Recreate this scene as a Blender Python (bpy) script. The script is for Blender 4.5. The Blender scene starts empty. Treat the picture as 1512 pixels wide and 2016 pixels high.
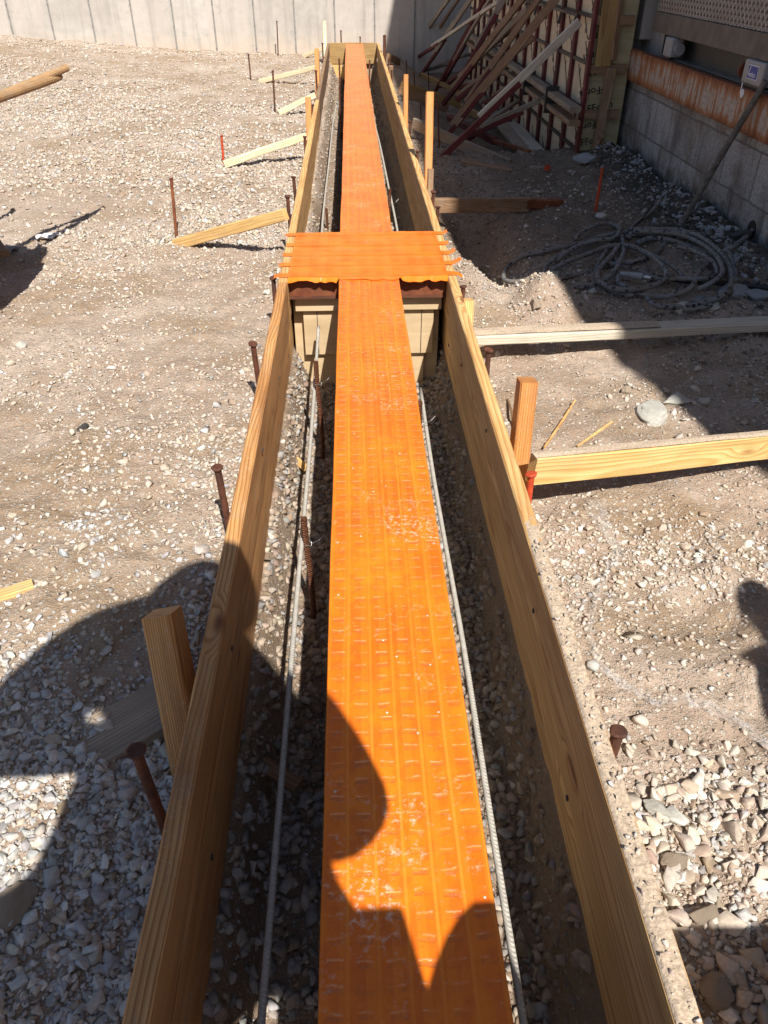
import bpy, bmesh, math, random
import numpy as np
from mathutils import Vector, Matrix, Quaternion
random.seed(7); RNG = np.random.default_rng(11)
SC = bpy.context.scene; COL = SC.collection
V = Vector

# ------------------------------------------------------------------ camera
F = 1514.0; TH = math.atan(1108 / F); PSI = math.atan(0.0462 * math.cos(TH)); CAM = V((0, 0, 1.35))
cf = V((math.sin(PSI) * math.cos(TH), math.cos(PSI) * math.cos(TH), -math.sin(TH)))
cr = V((math.cos(PSI), -math.sin(PSI), 0)); cu = cr.cross(cf)
cd = bpy.data.cameras.new('camera'); cam = bpy.data.objects.new('camera', cd); COL.objects.link(cam)
cd.sensor_fit = 'VERTICAL'; cd.sensor_height = 36; cd.sensor_width = 27; cd.lens = 36 * F / 2016
cd.clip_start = 0.02; cd.clip_end = 500
cam.matrix_world = Matrix(((cr.x, cu.x, -cf.x, CAM.x), (cr.y, cu.y, -cf.y, CAM.y), (cr.z, cu.z, -cf.z, CAM.z), (0, 0, 0, 1)))
SC.camera = cam
def at(px, py, z=None, Y=None, X=None):            # a pixel of the survey photo -> a point on a known plane
    d = cf * F + cr * (px - 756) + cu * (1008 - py)
    t = (z - CAM.z) / d.z if z is not None else (Y / d.y if Y is not None else X / d.x)
    return CAM + d * t

# ------------------------------------------------------------------ numpy noise
def _h(ix, iy, s):
    n = (ix * 374761393 + iy * 668265263 + s * 1442695041) & 0xFFFFFFFF
    n = ((n ^ (n >> 13)) * 1274126177) & 0xFFFFFFFF
    return ((n ^ (n >> 16)) & 0xFFFF) / 65535.0
def vnoise(x, y, s=0):
    x = np.asarray(x, float); y = np.asarray(y, float)
    ix = np.floor(x).astype(np.int64); iy = np.floor(y).astype(np.int64)
    fx = x - ix; fy = y - iy; fx = fx * fx * (3 - 2 * fx); fy = fy * fy * (3 - 2 * fy)
    a = _h(ix, iy, s); b = _h(ix + 1, iy, s); c = _h(ix, iy + 1, s); d = _h(ix + 1, iy + 1, s)
    return (a * (1 - fx) + b * fx) * (1 - fy) + (c * (1 - fx) + d * fx) * fy
def fbm(x, y, sc, oc=4, s=0):
    r = 0; a = 1; t = 0
    for i in range(oc):
        r = r + a * (vnoise(np.asarray(x) * sc, np.asarray(y) * sc, s + i) - .5); t += a; a *= .5; sc *= 2.07
    return r / t * 2
def ss(x, a, b):
    t = np.clip((np.asarray(x, float) - a) / (b - a), 0, 1); return t * t * (3 - 2 * t)
def gs(x, y, cx, cy, sx, sy): return np.exp(-((x - cx) / sx) ** 2 - ((y - cy) / sy) ** 2)

YEND = 13.2
def ground_h(x, y, fine=True):
    x = np.asarray(x, float); y = np.asarray(y, float)
    z = .26 * ss(-x, 1.2, 6) * ss(y, 8, 14.5) + .05 * fbm(x, y, .5, 3, 3)
    z = z + .02 * fbm(x, y, 3, 3, 9)
    near = 1 - ss(np.abs(x - .05), .35, .9)
    z = z * (1 - near) - .01 * near
    # right side: bank, gully, pit in front of the braced wall form, heap by the block wall
    z = z + .15 * gs(x, y, .88, 3.5, .16, .22) + .08 * gs(x, y, .60, 3.8, .10, .5)
    z = z - .24 * gs(x, y, .74, 4.7, .15, .75) * ss(x, .47, .58)
    z = z - .30 * ss(x, .6, 1.2) * ss(y, 6.7, 8.2)
    z = z + .12 * gs(x, y, 1.98, 6.25, .25, .5) + .10 * gs(x, y, 2.1, 5.0, .13, 1.2) + .05 * gs(x, y, 1.9, 3.9, .3, .7)
    z = z - .03 * gs(x, y, -1.75, 4.0, .6, .5)
    # footprints by the right form
    z = z + .012 * np.sin(x * 34 + y * 21 + 4 * vnoise(x * 5, y * 5, 5)) * gs(x, y, .98, 1.25, .22, .3)
    z = z - .03 * gs(x, y, .86, 1.42, .12, .12) - .02 * gs(x, y, 1.12, 1.5, .09, .16) + .018 * gs(x, y, .99, 1.52, .05, .2) - .022 * gs(x, y, 1.25, 1.25, .1, .1) + .02 * gs(x, y, 1.0, 1.2, .22, .04) - .015 * gs(x, y, -1.5, 2.0, .3, .2) - .02 * gs(x, y, -.8, 2.6, .12, .2) + .025 * fbm(x, y, 5, 3, 27) * gs(x, y, 1.0, 1.5, .6, .8)
    if fine: z = z + .03 * fbm(x, y, 7, 4, 23) * ss(x, .55, .8) * ss(y, 3.6, 4.3) + .014 * fbm(x, y, 7, 3, 25) + .014 * fbm(x, y, 16, 3, 21) + .005 * fbm(x, y, 60, 2, 31)
    # trench between the forms
    ins = ss(x, -.325, -.292) * (1 - ss(x, .395, .425)) * (1 - ss(y, YEND - .05, YEND + .05))
    prof = -.13 - .17 * ss(x, -.29, -.22 + .03 * vnoise(y * 3, y * 0, 4)) * (1 - ss(x, .33 + .03 * vnoise(y * 3, y * 0, 8), .41))
    fl = prof + .03 * fbm(x, y, 4, 3, 41) + .012 * fbm(x, y, 22, 3, 43)
    fl = fl + .10 * ss(y, 3.9, 4.4) * (1 - ss(x, -.16, -.09))     # earth left standing beyond the cross piece
    return z * (1 - ins) + fl * ins

# ------------------------------------------------------------------ materials
class NT:
    def __init__(s, name):
        m = bpy.data.materials.new(name); m.use_nodes = True; s.m = m; s.t = m.node_tree; s.t.nodes.clear()
        s.out = s.n('ShaderNodeOutputMaterial'); s.b = s.n('ShaderNodeBsdfPrincipled'); s.l(s.b.outputs[0], s.out.inputs[0])
        s.co = s.n('ShaderNodeTexCoord').outputs['Object']
    def n(s, k): return s.t.nodes.new(k)
    def l(s, a, b): s.t.links.new(a, b)
    def v(s, sock, x):
        if hasattr(x, 'links') or hasattr(x, 'is_linked'): s.l(x, sock)
        else: sock.default_value = x
    def rnd(s, k=20.):
        i = s.n('ShaderNodeObjectInfo').outputs['Random']; m = s.n('ShaderNodeVectorMath'); m.operation = 'ADD'
        c = s.n('ShaderNodeCombineXYZ')
        for j, f in enumerate((k, k * .37, k * .71)): s.l(s.math('MULTIPLY', i, f), c.inputs[j])
        s.l(s.co, m.inputs[0]); s.l(c.outputs[0], m.inputs[1]); return m.outputs[0]
    def map(s, vec, sc=(1, 1, 1), loc=(0, 0, 0), rot=(0, 0, 0)):
        m = s.n('ShaderNodeMapping'); s.l(vec, m.inputs[0]); m.inputs['Scale'].default_value = sc; m.inputs['Location'].default_value = loc; m.inputs['Rotation'].default_value = rot
        return m.outputs[0]
    def noise(s, vec, sc, det=4, rough=.55, dist=0):
        n = s.n('ShaderNodeTexNoise'); s.l(vec, n.inputs['Vector']); n.inputs['Scale'].default_value = sc; n.inputs['Detail'].default_value = det
        n.inputs['Roughness'].default_value = rough; n.inputs['Distortion'].default_value = dist; return n.outputs[0]
    def vor(s, vec, sc, feat='F1', out='Distance', rand=1):
        n = s.n('ShaderNodeTexVoronoi'); n.feature = feat; s.l(vec, n.inputs['Vector']); n.inputs['Scale'].default_value = sc; n.inputs['Randomness'].default_value = rand
        return n.outputs[out]
    def math(s, op, a, b=0., c=None, clamp=False):
        m = s.n('ShaderNodeMath'); m.operation = op; m.use_clamp = clamp; s.v(m.inputs[0], a); s.v(m.inputs[1], b)
        if c is not None: s.v(m.inputs[2], c)
        return m.outputs[0]
    def ramp(s, f, *st, interp='LINEAR'):
        r = s.n('ShaderNodeValToRGB'); r.color_ramp.interpolation = interp; e = r.color_ramp.elements
        while len(e) < len(st): e.new(.5)
        for i, (p, c) in enumerate(st):
            e[i].position = p; e[i].color = (c if len(c) == 4 else (*c, 1)) if hasattr(c, '__len__') else (c, c, c, 1)
        s.l(f, r.inputs[0]); return r.outputs[0]
    def mix(s, f, a, b, bl='MIX'):
        m = s.n('ShaderNodeMix'); m.data_type = 'RGBA'; m.blend_type = bl; s.v(m.inputs[0], f)
        for sock, x in ((m.inputs[6], a), (m.inputs[7], b)):
            s.v(sock, (*x, 1) if isinstance(x, tuple) and len(x) == 3 else x)
        return m.outputs[2]
    def sep(s, vec):
        n = s.n('ShaderNodeSeparateXYZ'); s.l(vec, n.inputs[0]); return n.outputs
    def comb(s, x, y, z):
        n = s.n('ShaderNodeCombineXYZ'); s.v(n.inputs[0], x); s.v(n.inputs[1], y); s.v(n.inputs[2], z); return n.outputs[0]
    def bump(s, h, st=.4, d=.01, nrm=None):
        n = s.n('ShaderNodeBump'); s.l(h, n.inputs['Height']); n.inputs['Strength'].default_value = st; n.inputs['Distance'].default_value = d
        if nrm: s.l(nrm, n.inputs['Normal'])
        return n.outputs[0]
    def fin(s, col, rough=.8, metal=0., nrm=None, spec=.5):
        s.v(s.b.inputs['Base Color'], (*col, 1) if isinstance(col, tuple) and len(col) == 3 else col)
        s.v(s.b.inputs['Roughness'], rough); s.b.inputs['Metallic'].default_value = metal; s.b.inputs['Specular IOR Level'].default_value = spec
        if nrm: s.l(nrm, s.b.inputs['Normal'])
        return s.m

def m_wood(name, lo, hi, rings=46., knots=True, dirt=.15, dirtcol=(.30, .26, .21), rough=.7, nail=False):
    t = NT(name); p = t.rnd(23.)
    w = t.noise(t.map(p, (1.6, 7, 7)), 1.3, 3, .5)
    # distance to a wandering pith line along local X gives growth rings
    x, y, z = t.sep(t.map(p, (1, 1, 1)))[0:3]
    lx, ly, lz = t.sep(t.co)[0:3]
    ri = t.n('ShaderNodeObjectInfo').outputs['Random']
    n1 = t.noise(t.comb(x, t.math('MULTIPLY', ri, 9.), 0.), 1.1, 2, .5); n2 = t.noise(t.comb(x, 7., t.math('MULTIPLY', ri, 5.)), .9, 2, .5)
    dy = t.math('ADD', ly, t.math('ADD', t.math('MULTIPLY', n1, .045), t.math('MULTIPLY_ADD', ri, .05, .01))); dz = t.math('ADD', lz, t.math('MULTIPLY_ADD', n2, .07, .0))
    r = t.math('SQRT', t.math('ADD', t.math('MULTIPLY', dy, dy), t.math('MULTIPLY', dz, dz)))
    kn = t.vor(t.map(p, (1.0, 3.4, 3.4)), 2.1)
    kd = t.ramp(kn, (0., 1.), (.22, 0.))
    r = t.math('ADD', r, t.math('MULTIPLY', kd, .02))
    r = t.math('ADD', r, t.math('MULTIPLY', w, .011))
    f = t.math('FRACT', t.math('MULTIPLY', r, rings * 4.6))
    ring = t.ramp(f, (0., .0), (.45, .3), (.82, 1.), (1., .0))
    fib = t.noise(t.map(p, (7, 260, 260)), 1., 4, .6)
    col = t.mix(t.math('MULTIPLY', ring, .92), hi, tuple(c * .80 for c in lo))
    col = t.mix(t.ramp(t.noise(t.map(p, (1.2, 9, 9)), 2.2, 4), (.35, 0.), (.75, .7)), col, tuple(c * .62 for c in lo))
    col = t.mix(t.ramp(fib, (.35, .35), (.6, 0.)), col, tuple(c * .55 for c in lo))
    if knots: col = t.mix(t.ramp(kn, (.055, .95), (.10, 0.)), col, (lo[0] * .38, lo[1] * .27, lo[2] * .2))
    spv = t.math('MULTIPLY', t.ramp(t.noise(p, 170, 4, .7), (.60, 0.), (.66, 1.)), t.ramp(t.noise(p, 3.1, 3), (.50, 0.), (.62, .8)))
    col = t.mix(spv, col, (.55, .51, .46))
    st_ = t.noise(t.map(p, (.8, 5, 5)), 2.6, 5, .65, .5)
    col = t.mix(t.ramp(st_, (.54, 0.), (.70, .5)), col, (lo[0] * .45, lo[1] * .42, lo[2] * .45))
    d = t.ramp(t.noise(p, 9, 6, .7), (.52, 0.), (.72, 1.))
    col = t.mix(t.math('MULTIPLY', d, dirt * 2.), col, dirtcol)
    h = t.math('ADD', t.math('MULTIPLY', ring, -.5), t.math('MULTIPLY', fib, .7))
    return t.fin(col, t.ramp(fib, (.3, rough - .1), (.7, rough + .12)), 0, t.bump(h, .55, .0022))
def m_rust(name, a=(.10, .035, .02), b=(.22, .085, .035), c=(.055, .035, .03), metal=.25, sc=30, rough=.75):
    t = NT(name); p = t.rnd()
    n = t.noise(p, sc, 6, .65); n2 = t.noise(p, sc * .25, 4)
    col = t.mix(t.ramp(n, (.38, 0.), (.6, 1.)), a, b); col = t.mix(t.ramp(n2, (.5, 0.), (.7, .85)), col, c)
    return t.fin(col, rough, metal, t.bump(n, .5, .002))
def m_plain(name, col, rough=.6, metal=0., var=.25, sc=25, bs=.3, bd=.002):
    t = NT(name); p = t.rnd(); n = t.noise(p, sc, 5, .6)
    c = t.mix(t.ramp(n, (.3, 0.), (.7, 1.)), tuple(x * (1 - var) for x in col), tuple(min(1, x * (1 + var)) for x in col))
    return t.fin(c, rough, metal, t.bump(n, bs, bd))
def m_stone():
    t = NT('gravel_stone'); a = t.n('ShaderNodeAttribute'); a.attribute_name = 'col'
    n = t.noise(t.co, 130, 5, .65); n2 = t.noise(t.co, 34, 3)
    c = t.mix(t.ramp(n, (.3, .35), (.65, 0.)), a.outputs['Color'], (.16, .13, .10))
    c = t.mix(t.ramp(n2, (.5, 0.), (.75, .35)), c, (.60, .56, .50))
    return t.fin(c, .9, 0, t.bump(n, .5, .002), .25)
def m_ground():
    t = NT('dirt_ground'); p = t.co
    x, y, z = t.sep(p)[0:3]
    big = t.noise(p, .8, 4, .6); mid = t.noise(p, 5, 5, .65); sm = t.noise(p, 45, 6, .7); ti = t.noise(p, 190, 4, .7)
    c = t.mix(t.ramp(mid, (.35, 0.), (.65, 1.)), (.35, .255, .19), (.47, .37, .295))
    c = t.mix(t.ramp(big, (.44, 0.), (.60, 1.)), c, (.52, .43, .36)); c = t.mix(t.ramp(t.noise(p, 1.7, 5, .6), (.48, 0.), (.60, .85)), c, (.33, .235, .15))
    c = t.mix(t.ramp(sm, (.3, .55), (.5, 0.)), c, (.24, .175, .12))
    c = t.mix(t.ramp(ti, (.55, 0.), (.75, .6)), c, (.60, .54, .46))
    pb = t.vor(p, 62); pc = t.vor(p, 62, out='Color'); pcs = t.sep(pc)[0]
    pb2 = t.vor(p, 150); pc2 = t.sep(t.vor(p, 150, out='Color'))[0]
    peb = t.math('MULTIPLY', t.ramp(pb, (.30, 1.), (.42, 0.)), t.ramp(pcs, (.45, 0.), (.5, 1.)))
    peb2 = t.math('MULTIPLY', t.ramp(pb2, (.32, 1.), (.45, 0.)), t.ramp(pc2, (.4, 0.), (.45, 1.)))
    c = t.mix(peb2, c, t.ramp(pc2, (.4, (.36, .29, .22)), (.75, (.50, .44, .37)), (1., (.66, .62, .56))))
    c = t.mix(peb, c, t.ramp(pcs, (.45, (.33, .26, .20)), (.75, (.48, .42, .36)), (1., (.66, .62, .56))))
    # damper soil in the trench and at the right, there darkened further to paint in shade; soot by the block wall
    dk = t.math('MULTIPLY', t.ramp(x, (.0, 0.), (1., 1.)), 1.)
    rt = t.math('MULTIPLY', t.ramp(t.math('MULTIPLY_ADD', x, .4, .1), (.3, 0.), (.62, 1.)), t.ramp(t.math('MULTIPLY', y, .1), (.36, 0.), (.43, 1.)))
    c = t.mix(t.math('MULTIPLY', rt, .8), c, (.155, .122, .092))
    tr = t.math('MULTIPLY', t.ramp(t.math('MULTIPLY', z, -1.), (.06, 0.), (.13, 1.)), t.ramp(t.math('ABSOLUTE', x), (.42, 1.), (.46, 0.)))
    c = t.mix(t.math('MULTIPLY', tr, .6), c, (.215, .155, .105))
    soot = t.math('MULTIPLY', t.ramp(t.math('ADD', t.math('ABSOLUTE', t.math('SUBTRACT', x, 2.0)), t.math('MULTIPLY_ADD', mid, .5, -.25)), (.12, 1.), (.24, 0.)), t.ramp(t.math('MULTIPLY', y, .1), (.30, 0.), (.42, 1.)))
    c = t.mix(t.math('MULTIPLY', soot, .8), c, (.05, .048, .045))
    h = t.math('ADD', t.math('MULTIPLY', peb, t.math('SUBTRACT', .6, pb)), t.math('MULTIPLY', sm, 1.5))
    h = t.math('ADD', h, t.math('MULTIPLY', peb2, .45)); h = t.math('ADD', h, t.math('MULTIPLY', ti, .6))
    return t.fin(c, .95, 0, t.bump(h, .9, .009), .2)
def m_tape():
    t = NT('orange_tape'); x, y, z = t.sep(t.co)[0:3]
    wob = t.noise(t.map(t.co, (.6, .6, 1)), 3, 2)
    cx0 = t.math('FRACT', t.math('DIVIDE', t.math('ADD', x, t.math('MULTIPLY_ADD', wob, .010, .07)), .0422)); S = .0361; u = t.math('DIVIDE', t.math('ADD', x, t.math('MULTIPLY_ADD', wob, .012, .07)), S)
    fu = t.math('FRACT', u); row = t.math('FLOOR', u)
    seam = t.ramp(fu, (0., 1.), (.05, .25), (.20, 0.), (.92, 0.), (1., .8))
    lap = t.ramp(fu, (0., 1.), (.34, 1.), (.37, 0.)); rib = t.math('MULTIPLY', t.ramp(cx0, (0., 0.), (.03, 1.), (.12, 1.), (.16, 0.)), t.ramp(t.noise(t.map(t.co, (1, .5, 1)), 4, 2), (.35, .2), (.6, 1.)))
    # rows of small dents pressed through the tape
    yy = t.math('DIVIDE', t.math('ADD', y, t.math('MULTIPLY', t.noise(t.co, 14, 4), .022)), .0318); fy = t.math('FRACT', yy)
    cx = t.math('FRACT', t.math('DIVIDE', t.math('ADD', t.math('ADD', x, t.math('MULTIPLY', t.noise(t.co, 19, 3), .010)), .065), .0422))
    dm = t.math('MULTIPLY', t.ramp(fy, (.30, 0.), (.36, 1.), (.50, 1.), (.58, 0.)), t.ramp(cx, (.18, 0.), (.24, 1.), (.74, 1.), (.80, 0.)))
    brk = t.math('MULTIPLY', t.ramp(t.noise(t.co, 40, 5, .75), (.40, 0.), (.58, 1.)), t.ramp(t.noise(t.map(t.co, (1, .6, 1)), 7, 3), (.36, .35), (.55, 1.)))
    dent = t.math('MULTIPLY', dm, brk)
    ridge = t.math('MULTIPLY', t.math('MULTIPLY', t.ramp(fy, (.56, 0.), (.62, 1.), (.70, 0.)), t.ramp(cx, (.18, 0.), (.24, 1.), (.74, 1.), (.80, 0.))), brk)
    wr = t.noise(t.map(t.co, (1., 1., 1.)), 26, 6, .66, 1.5); wr2 = t.noise(t.map(t.co, (1.6, .25, 1.)), 60, 3, .5)
    big = t.noise(t.co, 5, 3)
    c = t.mix(t.ramp(big, (.35, 0.), (.65, 1.)), (.78, .150, .006), (.88, .225, .011))
    c = t.mix(t.ramp(t.noise(t.map(t.co, (1.4, 1, 1)), 26, 5, .65), (.40, 0.), (.62, .55)), c, (.62, .115, .012))
    c = t.mix(t.math('MULTIPLY', lap, .35), c, (.90, .23, .014))
    c = t.mix(t.math('MULTIPLY', seam, .25), c, (.93, .26, .03))
    c = t.mix(t.math('MULTIPLY', dent, .5), c, (.40, .12, .05))
    c = t.mix(t.math('MULTIPLY', ridge, .55), c, (.92, .56, .34))  # highlights on the dent edges, painted into the colour as pale dashes
    dust = t.math('MULTIPLY', t.ramp(t.noise(t.co, 90, 7, .75), (.52, 0.), (.61, 1.)), t.ramp(t.noise(t.co, 6, 6, .7), (.53, 0.), (.63, 1.)))
    c = t.mix(t.math('MULTIPLY', dust, .55), c, (.80, .66, .54))
    sp = t.vor(t.co, 44); spc = t.sep(t.vor(t.co, 44, out='Color'))[1]
    spk = t.math('MULTIPLY', t.ramp(t.math('ADD', sp, t.math('MULTIPLY', t.noise(t.co, 260, 3), .1)), (.13, 1.), (.17, 0.)), t.ramp(spc, (.80, 0.), (.82, 1.)))
    c = t.mix(spk, c, (.68, .60, .52))
    c = t.mix(t.math('MULTIPLY', rib, .5), c, (.94, .30, .035)); h = t.math('ADD', t.math('MULTIPLY_ADD', rib, .35, t.math('MULTIPLY', lap, .10)), t.math('MULTIPLY', dent, -.5)); h = t.math('ADD', h, t.math('MULTIPLY', ridge, .4))
    h = t.math('ADD', h, t.math('MULTIPLY', wr, .95)); h = t.math('ADD', h, t.math('MULTIPLY', wr2, .22)); h = t.math('ADD', h, t.math('MULTIPLY', spk, .8))
    rough = t.math('MULTIPLY_ADD', dust, .4, t.ramp(wr, (.3, .22), (.7, .42)))
    return t.fin(c, rough, 0, t.bump(h, .55, .0028), .45)
def m_tape_cross():
    t = NT('orange_cross_tape'); x, y, z = t.sep(t.co)[0:3]
    u = t.math('DIVIDE', t.math('ADD', y, t.math('MULTIPLY', t.noise(t.co, 4, 2), .02)), .128); fu = t.math('FRACT', u)
    lap = t.ramp(fu, (0., 1.), (.20, 1.), (.23, 0.))
    ux = t.math('FRACT', t.math('DIVIDE', x, .0722)); lx = t.ramp(ux, (0., 1.), (.5, 1.), (.53, 0.))
    wr = t.noise(t.co, 30, 5, .62, 2.); wr2 = t.noise(t.map(t.co, (.3, 1.6, 1.)), 50, 4, .5)
    c = t.mix(t.ramp(t.noise(t.co, 8, 3), (.35, 0.), (.65, 1.)), (.84, .15, .008), (.94, .21, .012))
    c = t.mix(t.math('MULTIPLY', lap, .4), c, (.93, .22, .03)); c = t.mix(t.math('MULTIPLY', lx, .3), c, (.93, .23, .03))
    dust = t.math('MULTIPLY', t.ramp(t.noise(t.co, 120, 6, .75), (.56, 0.), (.68, 1.)), t.ramp(t.noise(t.co, 9, 3), (.52, 0.), (.66, 1.)))
    c = t.mix(t.math('MULTIPLY', dust, .5), c, (.8, .62, .5))
    h = t.math('ADD', t.math('MULTIPLY', lap, .25), t.math('MULTIPLY', wr, .7)); h = t.math('ADD', h, t.math('MULTIPLY', wr2, .4)); h = t.math('ADD', h, t.math('MULTIPLY', lx, .15))
    return t.fin(c, .40, 0, t.bump(h, .6, .004), .4)
def m_conc(name, a, b, streak=0., sc=1., bs=.3, panels=False):
    t = NT(name); p = t.co; n = t.noise(p, 1.1 * sc, 5, .6); m = t.noise(p, 9 * sc, 5, .65); f = t.noise(p, 60 * sc, 4, .7)
    c = t.mix(t.ramp(n, (.38, 0.), (.62, 1.)), a, b); c = t.mix(t.ramp(m, (.35, .4), (.6, 0.)), c, tuple(q * .75 for q in a))
    hole = t.ramp(t.vor(p, 13 * sc), (.05, 1.), (.08, 0.)); hm = t.math('MULTIPLY', hole, t.ramp(t.sep(t.vor(p, 13 * sc, out='Color'))[0], (.7, 0.), (.72, 1.)))
    c = t.mix(t.math('MULTIPLY', hm, .7), c, tuple(q * .45 for q in a))
    if panels:
        px_ = t.sep(p)[0]; pk = t.math('FLOOR', t.math('DIVIDE', t.math('ADD', px_, 30.88), .636)); pr = t.math('FRACT', t.math('MULTIPLY', t.math('SINE', t.math('MULTIPLY', pk, 12.9)), 43.7))
        c = t.mix(t.ramp(pr, (0., .0), (1., .55)), c, (.50, .445, .41)); sp = t.noise(t.map(p, (2, 2, 2)), 3, 6, .75); c = t.mix(t.ramp(sp, (.56, 0.), (.68, .55)), c, (.30, .285, .26))
        c = t.mix(t.ramp(t.math('ADD', t.sep(p)[2], t.math('MULTIPLY', sp, .5)), (.28, .6), (.55, 0.)), c, (.52, .43, .35))
    if streak:
        s_ = t.noise(t.map(p, (3, 3, .25)), 2.4, 5, .6); c = t.mix(t.ramp(s_, (.5, 0.), (.72, streak)), c, tuple(q * .6 for q in a))
    return t.fin(c, .92, 0, t.bump(t.math('ADD', m, f), bs, .004), .25)
def m_block():
    t = NT('block_masonry'); x, y, z = t.sep(t.co)[0:3]
    nn = t.noise(t.co, 14, 4); nv = t.noise(t.co, 9, 5, .7); vec = t.comb(t.math('ADD', y, t.math('MULTIPLY', nv, .03)), t.math('ADD', z, t.math('MULTIPLY', nv, .025)), 0.)
    b = t.n('ShaderNodeTexBrick'); t.l(vec, b.inputs['Vector']); b.inputs['Scale'].default_value = 1; b.inputs['Brick Width'].default_value = .42; b.inputs['Row Height'].default_value = .25
    b.inputs['Mortar Size'].default_value = .007; b.inputs['Mortar Smooth'].default_value = .3; b.inputs['Color1'].default_value = (.52, .50, .485, 1); b.inputs['Color2'].default_value = (.42, .40, .38, 1); b.inputs['Mortar'].default_value = (.24, .225, .21, 1)
    f = t.noise(t.co, 60, 6, .8); g = t.noise(t.co, 3.2, 6, .7)
    c = t.mix(t.ramp(f, (.35, .8), (.58, 0.)), b.outputs[0], (.15, .135, .12)); c = t.mix(t.ramp(g, (.46, 0.), (.62, .75)), c, (.19, .145, .11)); c = t.mix(t.ramp(t.noise(t.map(t.co, (1, 3, .5)), 2.4, 5, .7), (.52, 0.), (.66, .7)), c, (.13, .12, .115))
    wh = t.math('MULTIPLY', t.ramp(t.noise(t.map(t.co, (1, 1, .5)), 38, 5, .7), (.60, 0.), (.66, 1.)), t.ramp(t.noise(t.co, 3.1, 3), (.5, 0.), (.6, 1.)))
    c = t.mix(t.math('MULTIPLY', wh, .7), c, (.52, .51, .50))
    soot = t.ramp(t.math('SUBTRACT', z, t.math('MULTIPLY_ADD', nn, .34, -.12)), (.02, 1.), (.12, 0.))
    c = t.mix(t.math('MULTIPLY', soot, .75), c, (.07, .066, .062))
    h = t.math('ADD', t.math('MULTIPLY', b.outputs['Fac'], -1.2), f)
    return t.fin(c, .95, 0, t.bump(h, .6, .008), .2)
def m_rustpaint():
    t = NT('rusted_paint'); p = t.co
    s_ = t.noise(t.map(p, (6, 6, .8)), 4, 6, .7); n = t.noise(p, 5, 6, .7); f = t.noise(p, 60, 4)
    x, y, z = t.sep(p)[0:3]
    e = t.math('ABSOLUTE', t.math('MULTIPLY', t.math('SUBTRACT', z, .645), 9.5))
    k = t.math('ADD', t.math('MULTIPLY', s_, .9), t.math('MULTIPLY', n, .5)); k = t.math('ADD', k, t.math('MULTIPLY', t.math('POWER', e, 3.), .35))
    c = t.mix(t.ramp(k, (.68, 0.), (.76, 1.)), (.50, .42, .35), (.42, .19, .085)); c = t.mix(t.ramp(k, (.8, 0.), (.98, 1.)), c, (.22, .075, .035))
    c = t.mix(t.ramp(f, (.35, .3), (.55, 0.)), c, (.10, .05, .03))
    return t.fin(c, .8, .1, t.bump(f, .4, .003), .3)
def m_diamond():
    t = NT('scaled_sheet'); x, y, z = t.sep(t.co)[0:3]
    zz = t.math('DIVIDE', z, .030); row = t.math('FLOOR', zz); fz = t.math('FRACT', zz)
    yy = t.math('ADD', t.math('DIVIDE', y, .052), t.math('MULTIPLY', row, .5)); fy = t.math('FRACT', yy)
    sl = t.math('ABSOLUTE', t.math('SUBTRACT', fy, .5)); d = t.math('SUBTRACT', t.math('MULTIPLY', fz, .55), sl)
    g = t.ramp(t.math('ADD', d, .5), (.30, 0.), (.52, 1.), (.75, .3))
    c = t.mix(g, (.10, .08, .065), (.62, .55, .49)); c = t.mix(t.ramp(t.noise(t.co, 6, 5), (.45, 0.), (.7, .5)), c, (.24, .19, .15))
    return t.fin(c, .7, .1, t.bump(g, .9, .01), .3)
def m_ply(name, a, b):
    t = NT(name); p = t.rnd(); n = t.noise(t.map(p, (1, 1, 9)), 3, 5, .6); m = t.noise(p, 5, 4)
    c = t.mix(t.ramp(n, (.35, 0.), (.65, 1.)), a, b); c = t.mix(t.ramp(m, (.5, 0.), (.75, .5)), c, tuple(q * .7 for q in a))
    return t.fin(c, .75, 0, t.bump(n, .2, .002))
def m_hose():
    t = NT('muddy_hose'); n = t.noise(t.co, 25, 4, .6)
    d = t.ramp(t.math('ADD', t.vor(t.map(t.co, (.7, 1.3, 1.)), 42), t.math('MULTIPLY', t.noise(t.co, 60, 3), .35)), (.46, 1.), (.51, 0.))
    c = t.mix(t.ramp(n, (.3, 0.), (.7, 1.)), (.13, .131, .136), (.25, .25, .255)); c = t.mix(t.ramp(t.noise(t.co, 7, 4), (.45, 0.), (.62, .7)), c, (.20, .165, .13)); c = t.mix(d, c, (.018, .017, .018))
    return t.fin(c, .7, 0, t.bump(t.noise(t.co, 90, 4), .4, .002))
def m_rebar(name, a, b, metal=.3, k=.6):
    t = NT(name); x, y, z = t.sep(t.co)[0:3]
    w = t.math('SINE', t.math('MULTIPLY', t.math('ADD', t.math('ADD', z, y), t.math('MULTIPLY', x, .6)), 760.)); n = t.noise(t.co, 60, 5, .65)
    c = t.mix(t.ramp(n, (.35, 0.), (.65, 1.)), a, b); c = t.mix(t.ramp(w, (0., k), (.5, 0.)), c, tuple(q * .4 for q in a))
    return t.fin(c, .6, metal, t.bump(w, k * 1.4, .0022))
def m_film():
    t = NT('clear_film'); b = t.b; n = t.noise(t.co, 35, 5, .6, 1.)
    b.inputs['Base Color'].default_value = (.85, .85, .86, 1); b.inputs['Roughness'].default_value = .18
    tr = t.n('ShaderNodeBsdfTransparent'); mx = t.n('ShaderNodeMixShader'); t.l(t.ramp(n, (.4, .06), (.62, .24), (.74, .6)), mx.inputs[0])
    t.l(tr.outputs[0], mx.inputs[1]); t.l(b.outputs[0], mx.inputs[2]); t.l(mx.outputs[0], t.out.inputs[0]); t.l(t.bump(n, .9, .01), b.inputs['Normal'])
    return t.m

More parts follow.
